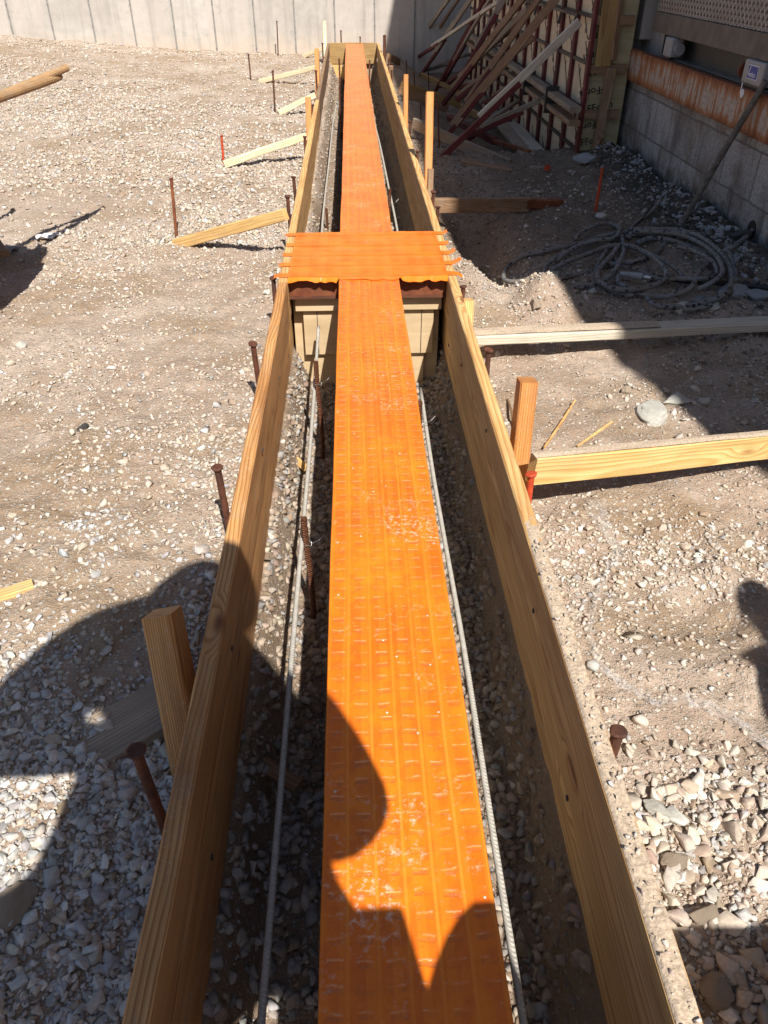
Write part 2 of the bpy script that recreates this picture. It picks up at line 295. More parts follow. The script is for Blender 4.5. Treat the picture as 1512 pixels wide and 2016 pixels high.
M = dict(
 wood=m_wood('form_lumber', (.42, .16, .04), (.76, .43, .17), 46), wood_r=m_wood('form_lumber_pale', (.60, .29, .085), (.88, .60, .27), 30, dirt=.07, dirtcol=(.48, .40, .32)),
 pine=m_wood('fresh_pine', (.72, .42, .13), (.85, .60, .28), 26), pale=m_wood('pale_spruce', (.78, .64, .40), (.88, .78, .55), 24, knots=False, dirt=.05),
 white=m_wood('weathered_white_lumber', (.60, .54, .43), (.74, .68, .57), 22, knots=False, dirt=.12),
 orange_w=m_wood('orange_cedar_stake', (.52, .19, .05), (.74, .34, .10), 30, dirt=.12),
 grey_w=m_wood('grey_lumber', (.28, .22, .16), (.42, .34, .26), 30, dirt=.3, dirtcol=(.22, .19, .17)), brown_w=m_wood('brown_lumber', (.24, .13, .07), (.42, .27, .155), 30, dirt=.3),
 old_w=m_wood('dark_old_lumber', (.20, .085, .05), (.34, .17, .10), 30, dirt=.3), yel_w=m_wood('yellow_plank', (.34, .20, .07), (.50, .33, .13), 26, dirt=.15),
 handle=m_wood('turned_handle', (.40, .24, .12), (.52, .33, .17), 16, knots=False, dirt=.25),
 rust=m_rust('rusty_steel', (.075, .028, .018), (.15, .055, .03), (.045, .03, .026)), rustor=m_rust('red_painted_rust', (.42, .045, .015), (.55, .075, .02), (.16, .04, .025), .1), rustpl=m_rust('rusty_plate', (.16, .045, .022), (.27, .10, .04), (.12, .04, .025), .3, 14),
 redst=m_rust('red_oxide_steel', (.11, .017, .017), (.15, .026, .025), (.05, .022, .02), .15, 12), dark=m_plain('dark_steel', (.05, .045, .045), .6, .4), orange_p=m_plain('orange_paint', (.75, .07, .02), .6),
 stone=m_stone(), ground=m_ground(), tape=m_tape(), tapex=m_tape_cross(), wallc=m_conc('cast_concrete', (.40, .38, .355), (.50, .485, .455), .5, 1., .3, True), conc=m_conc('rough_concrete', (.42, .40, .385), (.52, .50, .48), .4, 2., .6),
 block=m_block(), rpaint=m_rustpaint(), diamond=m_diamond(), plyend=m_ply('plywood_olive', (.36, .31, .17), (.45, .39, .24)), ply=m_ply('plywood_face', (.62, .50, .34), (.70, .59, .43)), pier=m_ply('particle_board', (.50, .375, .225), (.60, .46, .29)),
 hose=m_hose(), bar=m_rebar('grey_rebar', (.42, .40, .365), (.56, .54, .49), .05, .22), barr=m_rebar('rusty_rebar', (.15, .055, .03), (.25, .10, .045)), film=m_film(),
 black=m_plain('black_rubber', (.012, .012, .013), .5), greyp=m_plain('grey_painted_steel', (.33, .33, .33), .55, .1, .15), steel=m_plain('galvanised_steel', (.42, .43, .45), .35, .8), bluep=m_plain('blue_label', (.02, .03, .30), .5, 0, .1), whitep=m_plain('white_paint', (.75, .75, .77), .6, 0, .08),
 brownst=m_plain('brown_primer', (.15, .125, .105), .7, .1, .3, 8), rock=m_plain('pale_rock', (.66, .65, .59), .9, 0, .4, 60, .9, .006), rockd=m_plain('dark_rock', (.075, .07, .068), .9, 0, .4, 18, .9, .008), rockb=m_plain('brown_rock', (.48, .39, .30), .9, 0, .4, 70, .9, .006),
 grit=m_plain('dried_grit', (.46, .37, .28), .95, 0, .35, 160, 1., .003), joint=m_plain('joint_grey', (.26, .255, .25), .8, .2), pole=m_rust('muddy_pole', (.085, .075, .065), (.17, .15, .13), (.05, .045, .04), 0., 25), ink=m_plain('black_ink', (.02, .02, .02), .7), wire=m_plain('tie_wire', (.45, .45, .45), .4, .8), bluer=m_plain('bluish_rubble', (.34, .36, .38), .9, 0, .3, 18, .9, .008),
 skin=m_plain('skin', (.52, .31, .22), .5, 0, .1), cloth=m_plain('work_jacket', (.05, .06, .09), .9, 0, .2, 90), jean=m_plain('jeans', (.05, .07, .13), .9, 0, .2, 120), hat=m_plain('white_hard_hat', (.8, .8, .78), .35, 0, .03), boot=m_plain('boot_leather', (.16, .09, .045), .6), bag=m_plain('red_barrow_paint', (.30, .03, .02), .5))

# ------------------------------------------------------------------ object helpers
def tag(o, label=None, cat=None, group=None, kind=None):
    for k, v in (('label', label), ('category', cat), ('group', group), ('kind', kind)):
        if v: o[k] = v
    return o
def mk(name, verts, faces, mat, parent=None, loc=None, rot=None, smooth=False, bevel=0):
    me = bpy.data.meshes.new(name); me.from_pydata([tuple(v) for v in verts], [], faces); me.update()
    return wrap(name, me, mat, parent, loc, rot, smooth, bevel)
def wrap(name, me, mat, parent=None, loc=None, rot=None, smooth=False, bevel=0):
    o = bpy.data.objects.new(name, me); COL.objects.link(o)
    for m in (mat if isinstance(mat, (list, tuple)) else [mat]): me.materials.append(m)
    if loc is not None: o.location = loc
    if rot is not None: o.rotation_mode = 'QUATERNION'; o.rotation_quaternion = rot
    if parent: o.parent = parent
    if smooth: me.polygons.foreach_set('use_smooth', [True] * len(me.polygons))
    if bevel:
        b = o.modifiers.new('bevel', 'BEVEL'); b.width = bevel; b.segments = 2; b.limit_method = 'ANGLE'; b.angle_limit = .7
    return o
def empty(name, loc, label, cat, group=None, rot=None):
    o = bpy.data.objects.new(name, None); o.empty_display_size = .1; COL.objects.link(o); o.location = loc
    if rot is not None: o.rotation_mode = 'QUATERNION'; o.rotation_quaternion = rot
    return tag(o, label, cat, group)
class MB:
    def __init__(s): s.v = []; s.f = []
    def box(s, x0, x1, y0, y1, z0, z1, R=None, T=None):
        n = len(s.v); vs = [V((x, y, z)) for z in (z0, z1) for y in (y0, y1) for x in (x0, x1)]
        if R is not None: vs = [R @ v for v in vs]
        if T is not None: vs = [v + T for v in vs]
        s.v += vs; s.f += [[n + i for i in q] for q in ((0, 2, 3, 1), (4, 5, 7, 6), (0, 1, 5, 4), (2, 6, 7, 3), (0, 4, 6, 2), (1, 3, 7, 5))]
        return s
    def tube(s, pts, r, k=8, cap=True):
        pts = [V(p) for p in pts]; n0 = len(s.v); N = len(pts); up = None
        rr = r if hasattr(r, '__len__') else [r] * N
        for i, p in enumerate(pts):
            t = (pts[min(i + 1, N - 1)] - pts[max(i - 1, 0)]).normalized()
            if up is None: up = t.orthogonal().normalized()
            up = (up - t * up.dot(t)).normalized(); w = t.cross(up)
            for j in range(k):
                a = 2 * math.pi * j / k; s.v.append(p + (up * math.cos(a) + w * math.sin(a)) * rr[i])
        for i in range(N - 1):
            for j in range(k):
                a = n0 + i * k + j; b = n0 + i * k + (j + 1) % k; s.f.append([a, b, b + k, a + k])
        if cap: s.f.append([n0 + j for j in range(k)][::-1]); s.f.append([n0 + (N - 1) * k + j for j in range(k)])
        return s
    def disc(s, c, ax, r, h, k=14): return s.tube([V(c), V(c) + V(ax).normalized() * h], r, k)
    def ob(s, name, mat, parent=None, **kw): return mk(name, s.v, s.f, mat, parent, **kw)
def frame(a, b, roll=0.):
    """rotation whose X runs a->b, Z as near up as it can be, then rolled about X"""
    x = (b - a).normalized(); z = V((0, 0, 1)); z = z - x * z.dot(x)
    z = V((0, 1, 0)) - x * x.y if z.length < 1e-3 else z
    z.normalize(); y = z.cross(x)
    R = Matrix((x, y, z)).transposed() @ Matrix.Rotation(roll, 3, 'X')
    return R
def board_mesh(L, t, h, warp=.004, seed=0, nick=.0, n=None):
    """lumber along local X, thickness t (Y), height h (Z), subdivided, a little bowed, worn arrises"""
    rnd = random.Random(seed); n = n or max(4, int(L / .12)); c = min(t, h) * .09 + .001
    sec = [(-t / 2 + c, -h / 2), (t / 2 - c, -h / 2), (t / 2, -h / 2 + c), (t / 2, h / 2 - c), (t / 2 - c, h / 2), (-t / 2 + c, h / 2), (-t / 2, h / 2 - c), (-t / 2, -h / 2 + c)]
    ph = rnd.random() * 9; vs = []; fs = []
    for i in range(n + 1):
        u = i / n; x = u * L; dy = warp * math.sin(u * 5 + ph) * math.sin(u * math.pi); dz = warp * .6 * math.sin(u * 7 + ph * 2) * math.sin(u * math.pi)
        for (y, z) in sec:
            j = nick * (rnd.random() - .5)
            vs.append((x, y * (1 - abs(j) * 4) + dy + j * t, z + dz + nick * (rnd.random() - .5) * h * .3))
    for i in range(n):
        for j in range(8): a = i * 8 + j; b = i * 8 + (j + 1) % 8; fs.append((a, b, b + 8, a + 8))
    fs.append(tuple(range(8))[::-1]); fs.append(tuple(n * 8 + j for j in range(8)))
    me = bpy.data.meshes.new('lumber'); me.from_pydata(vs, [], fs); me.update(); return me
SEED = [0]
def board(name, a, b, t, h, mat, parent=None, roll=0., warp=.003, nick=.02, origin=None):
    a = V(a); b = V(b); SEED[0] += 1
    me = board_mesh((b - a).length, t, h, warp, SEED[0], nick); q = frame(a, b, roll).to_quaternion()
    o = wrap(name, me, mat, parent, a if parent is None else a - parent.location, q); return o
def thing(o, label, cat, group=None): return tag(o, label, cat, group)
def curve_pts(pts, n=8):
    pts = [V(p) for p in pts]; out = []
    P = [pts[0] * 2 - pts[1]] + pts + [pts[-1] * 2 - pts[-2]]
    for i in range(1, len(P) - 2):
        for k in range(n):
            t = k / n; a, b, c, d = P[i - 1], P[i], P[i + 1], P[i + 2]
            out.append(.5 * ((2 * b) + (c - a) * t + (2 * a - 5 * b + 4 * c - d) * t * t + (3 * b - a - 3 * c + d) * t ** 3))
    return out + [pts[-1]]
def gz(x, y): return float(ground_h(x, y, False))

# ------------------------------------------------------------------ ground sheet
def axis(segs):
    r = []
    for a, b, st in segs: r += list(np.arange(a, b, st))
    return np.array(sorted(set(np.round(r + [segs[-1][1]], 5))))
xs = axis([(-60, -20, 4), (-20, -8, 1), (-8, -4, .12), (-4, -1.8, .045), (-1.8, -.36, .016), (-.36, -.26, .006), (-.26, .37, .016), (.37, .45, .006), (.45, 1.6, .016), (1.6, 2.6, .03), (2.6, 8, .6), (8, 60, 4)])
ys = axis([(-40, -4, 4), (-4, -.4, .2), (-.4, .2, .05), (.2, 2.2, .013), (2.2, 4.5, .022), (4.5, 8, .035), (8, 15, .06), (15, 20, .5), (20, 60, 4)])
X, Yg = np.meshgrid(xs, ys); Z = ground_h(X, Yg)
nx, ny = len(xs), len(ys); co = np.stack([X, Yg, Z], -1).reshape(-1, 3)
i = np.arange((nx - 1) * (ny - 1)); q = (i // (nx - 1)) * nx + i % (nx - 1); quads = np.stack([q, q + 1, q + nx + 1, q + nx], -1)
def npmesh(name, co, faces, k):
    me = bpy.data.meshes.new(name); me.vertices.add(len(co)); me.vertices.foreach_set('co', co.astype(np.float32).ravel())
    me.loops.add(faces.size); me.loops.foreach_set('vertex_index', faces.astype(np.int32).ravel())
    me.polygons.add(len(faces)); me.polygons.foreach_set('loop_start', np.arange(0, faces.size, k, dtype=np.int32)); me.update(calc_edges=True); return me
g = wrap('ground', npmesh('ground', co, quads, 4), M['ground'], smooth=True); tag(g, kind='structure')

# ------------------------------------------------------------------ stones
PROT = []
for k in range(22):
    bm = bmesh.new(); rs = random.Random(100 + k); e = (1, rs.uniform(.65, .95), rs.uniform(.45, .75))
    for _ in range(10 + k % 5):
        v = V((rs.uniform(-1, 1), rs.uniform(-1, 1), rs.uniform(-1, 1))); v = v / max(.55 * v.length + .45 * max(map(abs, v)), .01) * rs.uniform(.75, 1.0)
        bm.verts.new((v.x * e[0], v.y * e[1], v.z * e[2]))
    r = bmesh.ops.convex_hull(bm, input=bm.verts); bmesh.ops.delete(bm, geom=[v for v in bm.verts if not v.link_faces], context='VERTS')
    bmesh.ops.triangulate(bm, faces=bm.faces); bm.verts.index_update()
    PROT.append((np.array([v.co[:] for v in bm.verts]) * .5, np.array([[v.index for v in f.verts] for f in bm.faces]))); bm.free()
SUB = []     # rounder versions for the biggest stones near the eye
for pv, pf in PROT[:10]:
    bm = bmesh.new(); vv = [bm.verts.new(p) for p in pv]
    for f in pf: bm.faces.new([vv[i] for i in f])
    bmesh.ops.bevel(bm, geom=bm.edges[:], offset=.04, segments=1, affect='EDGES', clamp_overlap=True)
    bmesh.ops.triangulate(bm, faces=bm.faces); bm.verts.index_update()
    SUB.append((np.array([v.co[:] for v in bm.verts]), np.array([[v.index for v in f.verts] for f in bm.faces]))); bm.free()
def stones(name, x, y, size, col, prot, sink=.25, z=None, smooth=False, flat=.35):
    n = len(x); z = ground_h(x, y) if z is None else z
    VV = []; FF = []; CC = []; base = 0; which = RNG.integers(0, len(prot), n)
    for k, (pv, pf) in enumerate(prot):
        idx = np.where(which == k)[0]; m = len(idx)
        if not m: continue
        a = RNG.uniform(0, 2 * np.pi, m); tx = RNG.normal(0, flat, m); ty = RNG.normal(0, flat, m)
        ca, sa = np.cos(a), np.sin(a); O = np.zeros(m); I = np.ones(m)
        Rz = np.stack([ca, -sa, O, sa, ca, O, O, O, I], -1).reshape(m, 3, 3)
        Rx = np.stack([I, O, O, O, np.cos(tx), -np.sin(tx), O, np.sin(tx), np.cos(tx)], -1).reshape(m, 3, 3)
        Ry = np.stack([np.cos(ty), O, np.sin(ty), O, I, O, -np.sin(ty), O, np.cos(ty)], -1).reshape(m, 3, 3)
        R = Rx @ Ry @ Rz
        p = np.einsum('mij,vj->mvi', R, pv) * size[idx][:, None, None]
        p[..., 0] += x[idx][:, None]; p[..., 1] += y[idx][:, None]; p[..., 2] += (z[idx] + size[idx] * sink * .5)[:, None]
        VV.append(p.reshape(-1, 3)); FF.append((pf[None] + (np.arange(m) * len(pv))[:, None, None]).reshape(-1, 3) + base)
        CC.append(np.repeat(col[idx], len(pv), 0)); base += m * len(pv)
    me = npmesh(name, np.concatenate(VV), np.concatenate(FF), 3)
    at_ = me.color_attributes.new('col', 'FLOAT_COLOR', 'POINT'); c = np.concatenate(CC); at_.data.foreach_set('color', np.concatenate([c, np.ones((len(c), 1))], 1).astype(np.float32).ravel())
    return wrap(name, me, M['stone'], smooth=smooth)
PAL = np.array([(.64, .595, .54), (.52, .475, .425), (.58, .50, .425), (.46, .375, .30), (.34, .26, .19), (.33, .325, .32), (.68, .66, .63), (.52, .43, .35), (.43, .435, .445), (.54, .545, .55)])
def cols(n, w):
    w = np.array(w, float); w /= w.sum(); c = PAL[RNG.choice(len(PAL), n, p=w)]; return np.clip(c * RNG.uniform(.82, 1.12, (n, 1)) + RNG.normal(0, .008, (n, 3)), .03, .8)
GREY = [2, 2, .7, .6, .3, 1.6, 1.5, .4, 4, 4]; TAN = [1.8, 2.8, 4.2, 2.8, .9, .4, .7, 3.8, .5, .5]; WARM = [3, 2.4, 2.4, 2, 1.0, .8, 2.4, 1.8, 1, 1.4]; EARTH = [.1, .5, .8, 3, 5, 2, .0, 2., .6, .1]
def inreg(x, y): # keep off the forms and out of the trench and walls
    return ((x < -.335) | (x > .445)) & (x < 2.1) & (y < 14.4) & ~((x > 1.7) & (y > 6.5))
def scatter(n, x0, x1, y0, y1, lo, hi, wts, dens, py=0., far=False, pw=2.2):
    x = RNG.uniform(x0, x1, n); u = RNG.uniform(0, 1, n)
    y = y0 + (y1 - y0) * u if not py else ((y0 + py) * ((y1 + py) / (y0 + py)) ** u - py)
    k = inreg(x, y) & (np.abs(x) < .62 * y + 1.3) & (RNG.uniform(0, 1, n) < dens(x, y)); x, y = x[k], y[k]; m = len(x)
    s = lo + (hi - lo) * RNG.uniform(0, 1, m) ** pw
    return x, y, s, cols(m, wts)
def d_grey(x, y): return np.clip(ss(1.75 - y + .55 * fbm(x, y, 1.6, 3, 61), 0, .5) + 0, 0, 1)
def d_left(x, y): return (1 - .9 * gs(x, y, -1.55, 2.0, .4, .28)) * (1 - .6 * gs(x, y, -.75, 2.3, .28, .5)) * (1 - .6 * gs(x, y, -1.3, 3.1, .5, .25)) * np.clip(.16 + 1.0 * ss(fbm(x, y, 1.3, 4, 71), -.16, .22), 0, 1) * (1 - .6 * ss(fbm(x, y, 1.9, 3, 77), .05, .35)) * (1 - .9 * gs(x, y, -1.9, 5.3, 1., .6)) * (1 - .8 * gs(x, y, -1.15, 1.9, .28, .35)) * (1 - .7 * gs(x, y, -2.2, 4.2, .5, .6))
def d_right(x, y): return np.clip(.10 + .6 * ss(fbm(x, y, 1.3, 4, 81), -.2, .35) + .5 * gs(x, y, .5, 1.5, .13, .6), 0, 1) * (1 - .93 * gs(x, y, 1.08, 1.32, .36, .36))
def d_rnear(x, y): return np.clip(ss(1.12 - y + .22 * fbm(x, y, 2.5, 3, 65) - .15 * (x - .5), 0, .25) + .6 * gs(x, y, 1.0, 1.62, .8, .14), 0, 1)
def join(*parts): return [np.concatenate([p[i] for p in parts]) for i in range(4)]
A = join(scatter(17000, -1.9, -.33, .1, 2.3, .015, .038, GREY, d_grey, pw=2.2), scatter(500, -1.7, -.33, .1, 1.7, .035, .055, GREY, d_grey))
stones('near_gravel', *A, SUB, smooth=False); A = scatter(42000, -1.9, -.33, .1, 2.6, .006, .018, GREY, d_grey, pw=1.5); stones('near_chips', *A, PROT); tag(bpy.data.objects['near_chips'], 'fine grey stone chips between the coarse gravel left of the near form', 'gravel', kind='stuff'); tag(bpy.data.objects['near_gravel'], 'coarse grey crushed stone covering the ground left of the near form board', 'gravel', kind='stuff')
A = scatter(26000, .44, 1.8, .1, 2.2, .005, .018, TAN, d_rnear, pw=1.6); stones('right_chips', *A, PROT); o = bpy.data.objects['right_chips']; o.name = 'stone_chips'; tag(o, 'fine tan stone chips between the sunlit gravel right of the near form', 'gravel', kind='stuff')
A = join(scatter(6500, .44, 1.8, .1, 1.9, .015, .034, WARM, d_rnear, pw=2.0), scatter(1100, .44, 1.6, .1, 1.2, .03, .06, TAN, d_rnear, pw=2))
stones('right_gravel', *A, SUB); o = bpy.data.objects['right_gravel']; o.name = 'loose_gravel'; tag(o, 'sunlit tan and white gravel right of the near form board', 'gravel', kind='stuff')
A = join(scatter(135000, -3.4, -.33, .5, 7.0, .006, .027, TAN, d_left, py=.5, pw=2.2), scatter(9000, -4, -.33, .6, 9, .016, .05, TAN, d_left, py=1, pw=2.6), scatter(95000, -9.5, -.33, 4.5, 14.5, .013, .05, TAN, lambda x, y: np.clip(.3 + ss(fbm(x, y, .7, 4, 73), -.3, .3), 0, 1) * (1 - .9 * gs(x, y, -1.9, 5.3, .9, .55)), py=3, pw=2.4))
stones('tan_gravel', *A, PROT); tag(bpy.data.objects['tan_gravel'], 'pale tan stones scattered over the dirt yard left of the forms', 'gravel', kind='stuff')
A = join(scatter(40000, .44, 2.1, .4, 4.2, .005, .022, TAN, d_right, py=.5, pw=2.4), scatter(1300, .44, 2.1, .8, 6.3, .016, .05, TAN, d_right, pw=3), scatter(9000, .44, 2.1, 3.8, 13.8, .008, .035, EARTH, d_right, py=1, pw=2.5), scatter(1500, .5, .95, 2.9, 4.3, .006, .03, TAN, lambda x, y: gs(x, y, .78, 3.5, .25, .5)))
stones('earth_stones', *A, PROT); tag(bpy.data.objects['earth_stones'], 'small stones strewn over the brown earth between the right form and the block wall', 'gravel', kind='stuff')
n = 34000; x = RNG.uniform(-.29, .395, n); y = 4.2 * RNG.uniform(0, 1, n) ** .8 + .0; k = RNG.uniform(0, 1, n) < np.where(x > .1, .9, .75); x, y = x[k], y[k]
s = .006 + .044 * RNG.uniform(0, 1, len(x)) ** 3.0
n2 = 9000; x2 = RNG.uniform(-.29, .39, n2); y2 = RNG.uniform(4, 13.1, n2); s2 = .010 + .035 * RNG.uniform(0, 1, n2) ** 3
xa, ya, sa = np.concatenate([x, x2]), np.concatenate([y, y2]), np.concatenate([s, s2]); c = cols(len(xa), EARTH) * .82; kk = (xa < -.1) & (ya < 1.1); c[kk] = cols(int(kk.sum()), GREY) * .75
stones('trench_stones', xa, ya, sa, c, PROT, sink=.15); tag(bpy.data.objects['trench_stones'], 'earthy pebbles on the trench floor between the two form boards', 'gravel', kind='stuff')

def rock(name, p, size, mat, label, cat, seed, flat=.6, group=None, n=2):
    bm = bmesh.new(); bmesh.ops.create_icosphere(bm, subdivisions=4, radius=1); rs = np.random.default_rng(seed)
    d = rs.normal(0, 1, (16, 3)); d /= np.linalg.norm(d, axis=1)[:, None]; o = rs.uniform(.5, .9, 16)
    for v in bm.verts:
        c = np.array(v.co)
        for k in range(16):
            t = c @ d[k] - o[k]
            if t > 0: c = c - d[k] * t * .92
        r = 1 + .16 * float(fbm(c[0] + 5, c[1] + c[2] * 1.3, 4.1, 5, seed)) + .05 * float(fbm(c[2] * 2 + 5, c[0] - c[1] * 1.3, 11., 3, seed + 3)); v.co = (c[0] * r, c[1] * r, c[2] * r)
    me = bpy.data.meshes.new(name); bm.to_mesh(me); bm.free()
    o_ = wrap(name, me, mat, None, V(p), Quaternion((0, 0, 1), rs.uniform(0, 6)), True); o_.scale = (size[0], size[1], size[2])
    return tag(o_, label, cat, group)
def grock(px, py, w, mat, label, seed, h=.5, asp=.8):
    p = at(px, py, z=.0); p.z = gz(p.x, p.y) + w * h * .4
    return rock('rock', p, (w, w * asp, w * h), mat, label, 'rock', seed)
grock(1288, 812, .115, M['rock'], 'largest pale broken rock lying by the shadow edge on the right', 1, .35, .55)
grock(1335, 782, .07, M['rock'], 'flat pale green rock half in shadow behind the largest pale rock', 2, .35, .6)
grock(1235, 760, .022, M['rockb'], 'small tan cube of stone at the shadow edge left of the flat green rock', 12, .9)
grock(1388, 785, .03, M['rock'], 'small pale wedge of rock alone in the shade right of the flat green rock', 3, .8)
grock(1012, 445 + 12, .03, M['rockb'], 'brown stone sitting on the dark bank near the gully', 4, .6) if False else None
grock(1180, 433, .05, M['rock'], 'pale flat stone at the foot of the orange stake', 5, .4)
grock(1338, 612, .06, M['rock'], 'grey angular rock in front of the hose coil beside the pale plank', 6, .7)
grock(1402, 612, .04, M['rock'], 'rounded pale stone right of the grey angular rock by the plank', 7, .7)
grock(1165, 576, .035, M['rock'], 'pale stone just left of centre in front of the hose coil', 8, .6)
grock(1085, 548, .045, M['rock'], 'pale stone leaning inside the left loop of the hose', 9, .8)
grock(1052, 626 - 2, .035, M['rockb'], 'tan block of stone on the sunlit heap behind the pale plank', 10, .9)
grock(165, 848, .034, M['rockd'], 'black charred flake lying on the left dirt', 11, .3, .5)
grock(42, 698 - 12, .028, M['rock'], 'white stone at the far left above the dirt patch', 13, .6)
grock(20, 1790, .05, M['rockb'], 'big flat brown stone in the sunlit patch at the lower left corner', 14, .4)
grock(232, 1525 - 10, .0, M['rockb'], 'x', 15) if False else None
grock(1415, 1945, .036, M['rockb'], 'largest rounded brown stone at the lower right corner', 16, .6)
grock(1300, 1590, .036, M['rock'], 'long pale stone among the gravel below the rusty stake on the right', 17, .5, .45)
grock(1330, 1690, .030, M['rockb'], 'brown rounded stone beside the dirt covered form top', 18, .6)
grock(1385, 1800, .034, M['rockb'], 'long brown stone lying beside the lower right form', 19, .5, .6)
grock(218, 535 + 5, .03, M['rockb'], 'mustard brown cobble among the left gravel beyond the shadow', 20, .7)
grock(150, 1560, .0, M['rockd'], 'x', 21) if False else None
grock(1440, 590, .09, M['bluer'], 'bluish broken concrete lump at the right end of the hose coil', 22, .4)
grock(1490, 600, .07, M['bluer'], 'bluish concrete rubble at the right edge behind the pale plank', 23, .5)
grock(1375, 595, .06, M['bluer'], 'thin bluish concrete flake standing inside the front hose loop', 24, .3, .5)
grock(1395, 480, .06, M['bluer'], 'pale crumbled mortar lump between the hose coil and the wall', 25, .3)
grock(1395, 425, .08, M['rockd'], 'black flat slab of rubble at the foot of the block wall', 26, .2)
grock(1450, 505, .055, M['rockd'], 'dark squarish lump below the hole in the block wall', 27, .6)
for k in range(240):                                              # rubble strip along the block wall
    pass
n = 16000; x = RNG.uniform(.46, 2.05, n); y = 2.2 + 6 * RNG.uniform(0, 1, n) ** 1.1; k = RNG.uniform(0, 1, n) < ss(y - 3.4 + (x - 1) * 1.2 + .5 * fbm(x, y, 2., 3, 91), -.2, .4); x, y = x[k], y[k]; s = .006 + .034 * RNG.uniform(0, 1, len(x)) ** 2.6
stones('clods', x, y, s, np.array([[.20, .16, .122]]) * RNG.uniform(.7, 1.5, (len(x), 1)), PROT, sink=-.1); tag(bpy.data.objects['clods'], 'crumbled dark earth clods over the shaded bank', 'earth clods', kind='stuff')
n = 1500; y = RNG.uniform(3.2, 6.6, n); x = 2.1 - np.abs(RNG.normal(0, .14, n)); s = .01 + .05 * RNG.uniform(0, 1, n) ** 3
c = np.where(RNG.uniform(0, 1, (n, 1)) < .55, np.array([[.05, .048, .047]]), np.array([[.34, .35, .37]])) * RNG.uniform(.7, 1.2, (n, 1))
stones('rubble', x, y, s, c, SUB); tag(bpy.data.objects['rubble'], 'black and grey broken rubble strewn along the foot of the block wall', 'rubble', kind='stuff')

# ------------------------------------------------------------------ form boards
T_, H_ = .038, .180
def form_wall(name, xo, xi, segs, side, labels):
    xc = (xo + xi) / 2
    for (y0, y1, x0, x1, mat), lab in zip(segs, labels):
        e = empty(name, (x0, y0, 0), lab[0], 'form board', 'long form boards lining the trench')
        board('upper_plank', (x0, y0, .235 - H_ / 2), (x1, y1, .235 - H_ / 2), T_, H_, mat, e, warp=.0012, nick=.008)
        board('lower_plank', (x0 + side * .006, y0 + .004, .235 - 1.5 * H_ - .003), (x1 + side * .006, y1, .235 - 1.5 * H_ - .003), T_ * .9, H_, M['brown_w'] if side > 0 and False else mat, e, warp=.005, nick=.012)
form_wall('form_wall', -.323, -.285, [(-1.2, 3.15, -.304, -.304, M['wood']), (3.153, 7.95, -.304, -.318, M['wood_r']), (7.953, 13.2, -.318, -.330, M['brown_w'])], -1,
          [('near left form wall of brown grained planks beside the dark gravel',), ('middle left form wall of pale brown planks beyond the taped cross piece',), ('far left form wall of dark weathered planks running to the end board',)])
form_wall('form_wall', .426, .388, [(-1.2, 3.3, .407, .407, M['wood_r']), (3.303, 8.1, .407, .407, M['wood_r']), (8.103, 13.2, .407, .405, M['wood_r'])], 1,
          [('near right form wall of golden planks with a dirt covered top edge',), ('middle right form wall of grey brown planks beyond the taped cross piece',), ('far right form wall of planks running back to the end board',)])
for k, (yy, zz) in enumerate(((1.9, .19), (2.5, .12), (1.15, .16), (2.9, .02), (.75, .05))):
    w_ = bpy.data.objects['form_wall']; MB().disc((.025, yy + 1.2, zz), (1, 0, 0), .006, .003, 8).ob('nail_head', M['dark'], w_)
    w_ = bpy.data.objects['form_wall.003']; MB().disc((-.0235, yy + 1.3, zz - .01), (-1, 0, 0), .006, .003, 8).ob('nail_head', M['dark'], w_)
# caked grit on the top edge of the near right form
vs = []; fs = []; NY, NX = 260, 8
for i_ in range(NY + 1):
    yy = -.3 + i_ * 2.1 / NY; fade = 1 - ss(yy, 1.15, 1.8)
    for j in range(NX + 1):
        u = j / NX; xx = .3905 + u * .0375
        e = min(u, 1 - u) * 2
        z = .2350 + (.0012 + .0035 * fade * (.6 + .8 * float(fbm(xx, yy, 60, 3, 5))) + .007 * fade * max(0, float(fbm(xx, yy, 50, 2, 15)))) * min(1, e * 5 + .15) - (.002 if u < .01 else (.012 if u > .99 else 0)) - .006 * (1 - fade) 
        vs.append((xx, yy, z))
for i_ in range(NY):
    for j in range(NX): a = i_ * (NX + 1) + j; fs.append((a, a + 1, a + NX + 2, a + NX + 1))
o = mk('dirt_crust', vs, fs, M['grit'], smooth=True); tag(o, 'crust of dried tan dirt along the top of the near right form', 'dirt', kind='stuff')
n = 260; y = RNG.uniform(.1, 1.4, n); x = RNG.uniform(.395, .42, n); o = stones('spilled_grit', x, y, .003 + .012 * RNG.uniform(0, 1, n) ** 3, cols(n, TAN), SUB, z=np.full(n, .241))
tag(o, 'small stones spilled on the top edge of the near right form', 'gravel', kind='stuff')
o = board('end_board', (-.31, 13.17, .11), (.386, 13.17, .11), .038, .27, M['yel_w']); tag(o, 'weathered brown end board closing the far end of the trench', 'end board')
o = board('yellow_panel', (-.305, 13.12, -.13), (-.03, 13.12, -.13), .02, .2, M['pine']); tag(o, 'bright yellow plywood piece below the far end board', 'panel')

